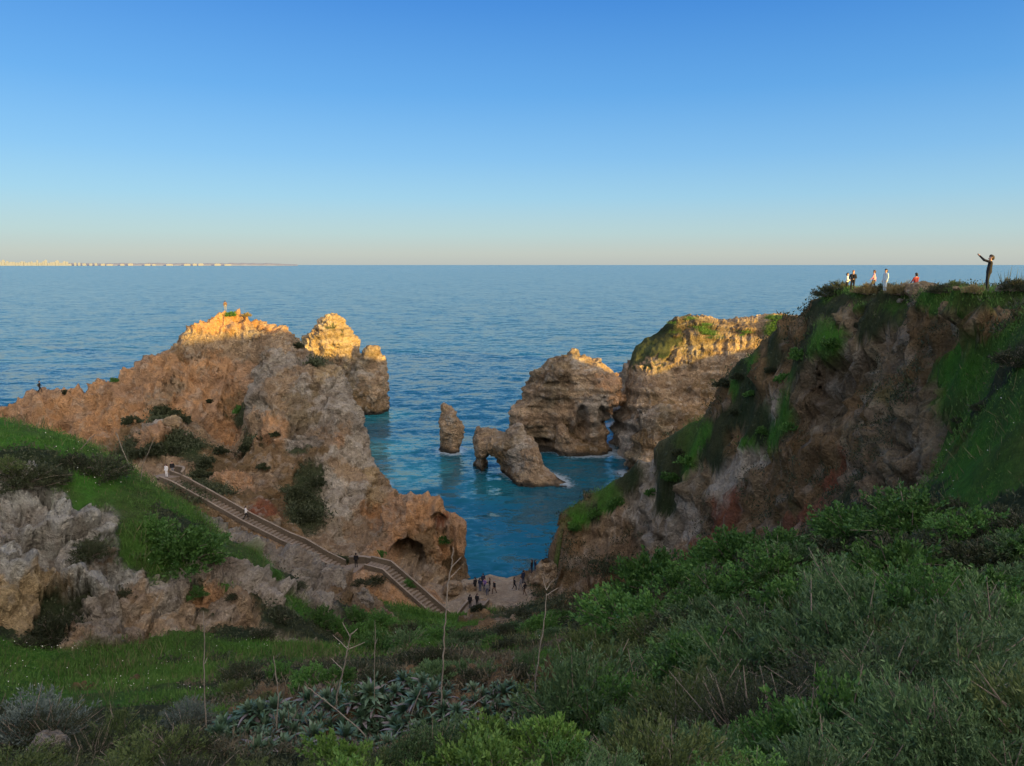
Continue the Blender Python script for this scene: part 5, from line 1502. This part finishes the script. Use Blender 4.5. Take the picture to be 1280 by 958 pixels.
# ------------------------------------------------------------------ far shore and its town, far across the bay
r7 = np.random.default_rng(17)
fx = np.linspace(-60, 372, 160)
shore = []
for k, (fa, fb) in enumerate(((7000, 0), (7300, 1), (9000, 0.0))):
    pass
FS = 30000.0
vt_ = 329.2 - 0.5 * vnoise(np.c_[fx * .06, fx * 0, fx * 0], 1.0, 3) - .4 * vnoise(np.c_[fx * .3, fx * 0, fx * 0], 1.0, 4)
V = []
for u, v in zip(fx, vt_):
    d0 = ray(u, 331); x = d0[0] / d0[1]; z = CZ + (331 - v) * FS / FPX * sstep(378, 320, u)
    V += [(x * FS, FS, -5), (x * (FS + 100), FS + 100, z * .5), (x * (FS + 1500), FS + 1500, z), (x * (FS + 6000), FS + 6000, z * 1.1)]
V = np.array(V); n_ = len(fx)
F = np.array([[4 * i + j, 4 * (i + 1) + j, 4 * (i + 1) + j + 1, 4 * i + j + 1] for i in range(n_ - 1) for j in range(3)])
M_SHORE = simple_mat('hazed_land', (.20, .215, .25), .9, .2, .01)  # blue-grey land tone: distance haze put into the colour
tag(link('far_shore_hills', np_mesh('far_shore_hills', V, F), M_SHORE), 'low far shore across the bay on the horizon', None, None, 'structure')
M_HAZED = simple_mat('hazed_facade', (.20, .225, .27), .8, .08, .05)  # white walls toned down bluish, haze painted into the albedo
M_HAZED_LOW = simple_mat('hazed_block', (.22, .235, .265), .8, .08, .05)  # low blocks carry the same painted haze tint
def building(u, w, vtop, label):
    d0 = ray(u, 331); Y = FS - 150; x = d0[0] / d0[1] * Y; wd = w * Y / FPX
    zt = CZ + (331 - vtop) * Y / FPX
    dp = max(14, wd * .4)
    me = bpy.data.meshes.new('building')
    # body with a set-back top storey
    def bx(x0, x1, y0, y1, z0, z1, o): return [(x0,y0,z0),(x1,y0,z0),(x1,y1,z0),(x0,y1,z0),(x0,y0,z1),(x1,y0,z1),(x1,y1,z1),(x0,y1,z1)], [[o,o+1,o+5,o+4],[o+1,o+2,o+6,o+5],[o+2,o+3,o+7,o+6],[o+3,o,o+4,o+7],[o+4,o+5,o+6,o+7],[o,o+3,o+2,o+1]]
    v1, f1 = bx(-wd/2, wd/2, 0, dp, 0, zt * .86, 0)
    v2, f2 = bx(-wd*.3, wd*.34, dp*.2, dp*.9, zt * .86 + .05, zt, 8)
    me.from_pydata(v1 + v2, [], f1 + f2); me.update()
    o = link('building', me, M_HAZED); o.location = (x, Y, 0)
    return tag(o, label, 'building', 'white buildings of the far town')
BL = 'white building of the distant seaside town on the horizon'
u = -4.0
while u < 122:
    w = r7.uniform(1.2, 4.2)
    tall = r7.random() < .22 and u < 85
    building(u + w / 2, w, r7.uniform(324.6, 326.2) if tall else (r7.uniform(326.6, 329.2) if u < 85 else r7.uniform(328.4, 330)), BL)
    u += w * r7.uniform(.9, 1.35) + (r7.uniform(1, 4) if u > 85 else 0)
u = 126.0
while u < 300:
    w = r7.uniform(3, 9)
    o = building(u + w / 2, w, r7.uniform(329.5, 330.4), 'pale low block on the thin far shore right of the town'); o['group'] = 'pale low blocks along the far shore'; o.data.materials[0] = M_HAZED_LOW
    u += w + r7.uniform(2, 16)
# ------------------------------------------------------------------ people: one continuous body each
SKIN = simple_mat('skin', (.46, .27, .19), .55, .06, 30)
HAIR = {k: simple_mat('hair_' + k, c, .6, .2, 60) for k, c in dict(dark=(.018, .013, .010), brown=(.07, .035, .018), red=(.20, .075, .03), grey=(.25, .24, .23)).items()}
CL = {}
def cloth(name, col):
    if name not in CL: CL[name] = simple_mat('cloth_' + name, col, .85, .15, 14)
    return CL[name]
COLS = dict(black=(.012, .012, .014), navy=(.015, .022, .05), white=(.72, .70, .67), pink=(.62, .27, .30), paleblue=(.38, .47, .52), red=(.22, .035, .035), grey=(.18, .18, .19), blue=(.05, .10, .26), denim=(.045, .065, .12), cream=(.62, .55, .43), purple=(.16, .10, .26), brown=(.12, .07, .04), teal=(.03, .10, .11))

def pose(kind):
    P = dict(lean=0.0, sh=.19)
    st = dict(armL=((-.20, 0, 1.40), (-.25, -.02, 1.13), (-.24, .08, .90)), armR=((.20, 0, 1.40), (.25, -.02, 1.13), (.24, .08, .90)),
              legL=((-.09, 0, .92), (-.10, .03, .50), (-.11, -.02, .08)), legR=((.09, 0, .92), (.10, .03, .50), (.11, -.02, .08)))
    if kind == 'stand': pass
    elif kind == 'walk':
        st.update(armL=((-.20, 0, 1.40), (-.24, .12, 1.16), (-.22, .27, 1.0)), armR=((.20, 0, 1.40), (.25, -.13, 1.15), (.24, -.16, .90)),
                  legL=((-.09, 0, .92), (-.10, -.06, .50), (-.10, -.30, .14)), legR=((.09, 0, .92), (.10, .20, .52), (.10, .22, .08)))
    elif kind == 'photo':
        st.update(armL=((-.20, .01, 1.42), (-.21, .27, 1.51), (-.07, .48, 1.72)), armR=((.20, .01, 1.42), (.21, .27, 1.51), (.07, .48, 1.72)), lean=-.09)
    elif kind == 'phone':
        st.update(armL=((-.20, 0, 1.40), (-.24, .06, 1.14), (-.08, .30, 1.26)), armR=((.20, 0, 1.40), (.24, .06, 1.14), (.08, .30, 1.26)))
    elif kind == 'hips':
        st.update(armL=((-.20, 0, 1.40), (-.38, -.06, 1.18), (-.20, .08, 1.02)))
    elif kind == 'carry':
        st.update(armR=((.20, 0, 1.40), (.30, .02, 1.15), (.18, .22, 1.05)), armL=((-.20, 0, 1.40), (-.26, .05, 1.14), (-.10, .24, 1.06)))
    elif kind == 'sit':
        st = dict(armL=((-.20, 0, .95), (-.27, .10, .70), (-.15, .33, .58)), armR=((.20, 0, .95), (.27, .10, .70), (.15, .33, .58)),
                  legL=((-.10, .02, .47), (-.13, .44, .50), (-.12, .40, .08)), legR=((.10, .02, .47), (.13, .44, .50), (.12, .40, .08)))
        P['drop'] = .45
    P.update(st)
    return P

def body_bones(kind, hi):
    p = pose(kind); dz = -p.get('drop', 0.0); ln = p['lean']
    B = []   # a, b, ra, rb, part
    def t(v): return np.array([v[0], v[1] + ln * max(0, v[2] - .95), v[2] + dz])
    for s in (-1, 1):
        B.append((t((s * .075, -.01, .96)), t((s * .085, 0, 1.12)), .115, .105, 'top'))
        B.append((t((s * .085, 0, 1.12)), t((s * .115, 0, 1.36)), .105, .095, 'top'))
        B.append((t((s * .07, -.015, .93)), t((s * .07, -.015, .99)), .115, .115, 'legs'))
    B.append((t((-.15, 0, 1.41)), t((.15, 0, 1.41)), .065, .065, 'top'))
    B.append((t((0, 0, 1.42)), t((0, .015, 1.52)), .056, .052, 'skin'))
    B.append((t((0, .025, 1.585)), t((0, .012, 1.66)), .078, .092, 'skin'))
    B.append((t((0, .06, 1.55)), t((0, .07, 1.56)), .045, .042, 'skin'))       # jaw
    B.append((t((0, .11, 1.60)), t((0, .125, 1.585)), .012, .017, 'skin'))     # nose
    for s in (-1, 1): B.append((t((s * .09, .0, 1.61)), t((s * .093, -.01, 1.64)), .016, .02, 'skin'))
    for nm in ('armL', 'armR'):
        a, e, w = [np.array(q, float) + (0 if kind == 'sit' else 0) for q in p[nm]]
        if kind != 'sit': a, e, w = a + [0, ln * .45, 0], e + [0, ln * .45, 0], w + [0, ln * .45, 0]
        B.append((a, e, .062, .048, 'top')); B.append((e, w, .047, .036, 'top'))
        d = unit(w - e); s = -1 if nm == 'armL' else 1
        c = w + d * .085
        B.append((w + d * .01, c, .030, .036, 'skin'))
        side = unit(np.cross(d, np.array([0, 1.0, .3]))); up = np.cross(side, d)
        for j in range(4):
            o = side * (.030 * (j - 1.5) * .75)
            L = (.066, .078, .074, .058)[j]
            k1 = c + o + d * L * .5 + up * .006; k2 = c + o * .95 + d * L * .85 - up * .022 * 1.0
            B.append((c + o * .8, k1, .0105, .0095, 'skin')); B.append((k1, k2, .0095, .008, 'skin'))
        tb = w + d * .03
        B.append((tb, tb - side * s * .0 + side * .045 + d * .03, .013, .011, 'skin')); B.append((tb + side * .045 + d * .03, tb + side * .05 + d * .062, .011, .009, 'skin'))
    for nm in ('legL', 'legR'):
        h, k, a = [np.array(q, float) for q in p[nm]]
        B.append((h, k, .095, .064, 'legs')); B.append((k, a, .063, .044, 'legs'))
        f = np.array([0, 1.0, 0])
        B.append((a + [0, -.03, -.035], a + [0, .15, -.045], .042, .034, 'shoe'))
    if hi == 0: B = [b for b in B if not (b[4] == 'skin' and b[2] < .0125)]
    return B, p

def blob_mesh(B, res, k=.022, pad=.09):
    pts = np.array([b[0] for b in B] + [b[1] for b in B])
    lo = pts.min(0) - pad - .06; hi = pts.max(0) + pad + .06
    ax = [np.arange(lo[i], hi[i] + res, res) for i in range(3)]
    G = np.stack(np.meshgrid(*ax, indexing='ij'), -1).astype(np.float32)
    F = np.full(G.shape[:3], 9.0, np.float32)
    for a, b, ra, rb, _ in B:
        m = max(ra, rb) + .12
        l = np.minimum(a, b) - m; h = np.maximum(a, b) + m
        sl = tuple(slice(max(0, int((l[i] - lo[i]) / res)), int((h[i] - lo[i]) / res) + 2) for i in range(3))
        g = G[sl]
        e = (b - a).astype(np.float32); t = np.clip(((g - a) @ e) / (e @ e + 1e-9), 0, 1)
        d = np.linalg.norm(g - a - t[..., None] * e, axis=-1) - (ra + (rb - ra) * t)
        f = F[sl]; kk = min(k, .5 * max(ra, rb))
        hh = np.clip(.5 + .5 * (f - d) / kk, 0, 1)
        F[sl] = f * (1 - hh) + d * hh - kk * hh * (1 - hh)
    V, Fc = surface_nets(F, lo, res)
    part = np.zeros(len(V), int); best = np.full(len(V), 1e9)
    names = ['skin', 'top', 'legs', 'shoe']
    for a, b, ra, rb, nm in B:
        e = b - a; t = np.clip(((V - a) @ e) / (e @ e + 1e-9), 0, 1)
        d = np.linalg.norm(V - a - t[:, None] * e, axis=1) - (ra + (rb - ra) * t)
        m = d < best; best[m] = d[m]; part[m] = names.index(nm)
    return V, Fc, part

BODY = {}
def person(loc, yaw, kind, top, legs, hair, label, shoe='black', height=1.72, long_hair=False, res=.03, hat=None, group=None):
    key = (kind, res)
    if key not in BODY:
        B, p = body_bones(kind, 1 if res < .02 else 0)
        V, F, part = blob_mesh(B, res)
        BODY[key] = (V, F, part, p)
    V, F, part, p = BODY[key]
    k = height / 1.75
    me = np_mesh('person', V * k, F)
    mi = part[F[:, 0]]
    mats = [SKIN, cloth(top, COLS[top]), cloth(legs, COLS[legs]), cloth(shoe, COLS[shoe])]
    o = link('person', me, mats)
    me.polygons.foreach_set('material_index', mi.astype(np.int32)); me.update()
    zf = V[:, 2].min() * k
    o.location = (loc[0], loc[1], loc[2] - zf - .015); o.rotation_euler = (0, 0, yaw)
    tag(o, label, 'person', group)
    dz = -p.get('drop', 0.0); ln = p['lean'] * .7
    HB = [(np.array([0, -.015 + ln, 1.665 + dz]), np.array([0, .02 + ln, 1.70 + dz]), .100, .088, 'skin'), (np.array([0, -.055 + ln, 1.58 + dz]), np.array([0, -.05 + ln, 1.64 + dz]), .072, .08, 'skin')]
    if long_hair: HB.append((np.array([0, -.07 + ln, 1.60 + dz]), np.array([0, -.11 + ln, 1.36 + dz]), .085, .06, 'skin'))
    hv, hf, _ = blob_mesh(HB, min(res, .022))
    h = link('hair', np_mesh('hair', hv * k, hf), HAIR[hair], o)
    if res < .02:
        for s in (-1, 1):
            ev, ef, _ = blob_mesh([(np.array([s * .034, .092 + ln, 1.625 + dz]), np.array([s * .036, .092 + ln, 1.625 + dz]), .011, .011, 'skin')], .005)
            link('eye', np_mesh('eye', ev * k, ef), HAIR['dark'], o)
        mv, mf, _ = blob_mesh([(np.array([-.022, .108 + ln, 1.553 + dz]), np.array([.022, .108 + ln, 1.553 + dz]), .006, .006, 'skin')], .004)
        link('mouth', np_mesh('mouth', mv * k, mf), simple_mat('lip', (.30, .10, .09)), o)
    return o

def foot(px, py, sheets=None, dy=0.0):
    """ground point seen at a photo pixel, searching downwards over a crest"""
    for k in range(0, 26):
        h = hit(px, py + k * .5, sheets)
        if h is not None: return np.array(h[0])
    return None
def stand(px, py, yawdeg, kind, top, legs, hair, label, sheets=None, loc=None, **kw):
    q = foot(px, py, sheets) if loc is None else np.array(loc)
    if loc is None and px > 1000: q = np.array(on_crest(px, .15))
    if q is None: print('NOFOOT', label); return None
    return person(q, R(yawdeg), kind, top, legs, hair, label, **kw), q
# yaw 0 looks away from the camera (+Y); +90 looks left
man, mq = stand(1230, 365.5, 62, 'photo', 'black', 'black', 'dark', 'man in black on the skyline raising both arms to take a picture', res=.0125, height=1.78, shoe='grey', sheets=[SA])
# the phone between his hands
yw = R(62); k_ = 1.78 / 1.75
hp = np.array([0, .535, 1.80]) * k_
px_, py_ = hp[0] * math.cos(yw) - hp[1] * math.sin(yw), hp[0] * math.sin(yw) + hp[1] * math.cos(yw)
V, F = box_between((-.08, 0, 0), (.08, 0, 0), .010, -.038, .038)
ph = link('smartphone', np_mesh('smartphone', V, F, False), simple_mat('phone_case', (.02, .02, .022), .3, .05))
ph.location = (man.location.x + px_, man.location.y + py_, man.location.z + hp[2]); ph.rotation_euler = (0, 0, yw)
bevel_obj(ph, .004)
tag(ph, 'dark phone held up by the man in black', 'phone')
stand(1062, 362, 150, 'carry', 'black', 'black', 'red', 'red-haired woman in black on the skyline beside a yellow bush', long_hair=True, height=1.72)
stand(1055, 362, -120, 'carry', 'white', 'black', 'dark', 'dark-haired person in white close by the red-haired woman on the skyline', height=1.55)
stand(1088, 361, 70, 'walk', 'pink', 'navy', 'brown', 'person in a pink top walking along the skyline', height=1.65)
stand(1102.5, 362, 100, 'stand', 'paleblue', 'paleblue', 'dark', 'person in pale blue standing behind the yellow skyline bush', height=1.72)
q = np.array(on_crest(1139))
person((q[0] * (1 + 1.3 / q[1]), q[1] + 1.3, q[2] + .05), R(20), 'sit', 'red', 'cream', 'dark', 'person in a red top sitting behind the dark skyline outcrop')
hq = foot(1271, 361, [SA])
person((hq[0] * (1 + 1.6 / hq[1]), hq[1] + 1.6, hq[2] - 0.55), R(20), 'sit', 'black', 'navy', 'dark', 'person sitting low at the far right end of the skyline', height=1.6)
stand(282, 389, 30, 'stand', 'brown', 'grey', 'dark', 'person in brown standing on the sunlit summit of the headland', sheets=[SB], height=1.75)
wk, wq = stand(50.5, 493.5, -60, 'walk', 'black', 'black', 'dark', 'person in black walking on the low ridge of the headland', sheets=[SB], height=1.8)
wk.location.z += .3
bp, bpf, _ = blob_mesh([(np.array([-.07, 0, 0]), np.array([-.07, 0, .26]), .09, .08, 'top'), (np.array([.07, 0, 0]), np.array([.07, 0, .26]), .09, .08, 'top'), (np.array([0, -.07, .02]), np.array([0, -.07, .12]), .06, .05, 'top')], .02)
b_ = link('backpack', np_mesh('backpack', bp, bpf), simple_mat('pack_cloth', (.10, .12, .10), .9))
b_.location = (wk.location.x - .20 * math.cos(R(30)), wk.location.y - .20 * math.sin(R(30)), wk.location.z + 1.07); b_.rotation_euler = (0, 0, R(-60))
tag(b_, 'grey-green backpack on the walker of the low ridge', 'backpack')
def on(line, t, side=0.0):
    L = np.array(line); s_ = np.concatenate([[0], np.cumsum(np.linalg.norm(np.diff(L[:, :2], axis=0), axis=1))])
    return np.array([np.interp(t * s_[-1], s_, L[:, k]) for k in range(3)]) + np.array([0, side, 0.10])
stand(0, 0, 160, 'stand', 'white', 'white', 'dark', 'person in white at the top of the long stairs', loc=(T[0] + .3, T[1] - .1, T[2] + .07), height=1.72, long_hair=True)
stand(0, 0, 200, 'stand', 'black', 'grey', 'dark', 'person in black behind the one in white at the top of the stairs', loc=(T[0] + .55, T[1] + 1.0, T[2] + .07), height=1.75)
stand(0, 0, -60, 'walk', 'white', 'black', 'dark', 'person in a white shirt halfway down the long stairs', loc=on(STAIR_A, .475, .1), height=1.7)
stand(0, 0, 10, 'stand', 'black', 'black', 'dark', 'person in black standing alone on the landing of the stairs', loc=(LANDING[0] - .1, LANDING[1] + .2, LANDING[2] + .1), height=1.75)
stand(0, 0, -20, 'stand', 'black', 'black', 'dark', 'left one of two people in black on the short stairs by the water', loc=on(STAIR_C, .62, 0) + [-.35, 0, .08], height=1.7)
stand(0, 0, -25, 'stand', 'black', 'black', 'brown', 'right one of two people in black on the short stairs by the water', loc=on(STAIR_C, .66, 0) + [.38, .1, .08], height=1.66)
for (u, v, yw_, kd, tp, lg, hr, lb) in [
 (594, 738, 40, 'stand', 'black', 'black', 'dark', 'person in black at the left of the group by the water'),
 (600, 739, -30, 'stand', 'navy', 'denim', 'dark', 'person in dark navy in the group by the water'),
 (604, 733, 10, 'stand', 'navy', 'black', 'dark', 'tallest-looking person at the back of the group by the water'),
 (606, 739, 150, 'phone', 'purple', 'navy', 'dark', 'person in purple in the middle of the group by the water'),
 (612, 739, 80, 'stand', 'black', 'black', 'brown', 'person in black in front of the group by the water'),
 (618, 742, 130, 'walk', 'black', 'brown', 'grey', 'light-haired person at the right of the group by the water'),
 (609, 744, 200, 'stand', 'grey', 'denim', 'dark', 'person in grey nearest the steps in the group by the water'),
 (643, 738, -70, 'walk', 'black', 'black', 'dark', 'person in black with pale shoes in the middle of the landing place'),
 (651, 737, 100, 'walk', 'grey', 'grey', 'dark', 'person in grey in the middle of the landing place'),
 (656, 744, 60, 'walk', 'black', 'brown', 'dark', 'person in black striding across the front of the landing place'),
 (654, 729, 30, 'stand', 'navy', 'navy', 'dark', 'person in navy at the sea edge of the landing place'),
]:
    stand(u, v, yw_, kd, tp, lg, hr, lb, sheets=[SA], shoe='white' if 'pale shoes' in lb else 'black')
stand(0, 0, 60, 'stand', 'black', 'navy', 'dark', 'person in black standing on the flat block by the big boulder', loc=tuple(foot(665, 729, [SA]) + [0, 1.0, 1.0]))
stand(0, 0, -60, 'stand', 'navy', 'denim', 'dark', 'person in navy leaning in by the big boulder', loc=tuple(foot(668.5, 729, [SA]) + [0.1, 1.2, 1.0]), height=1.66)
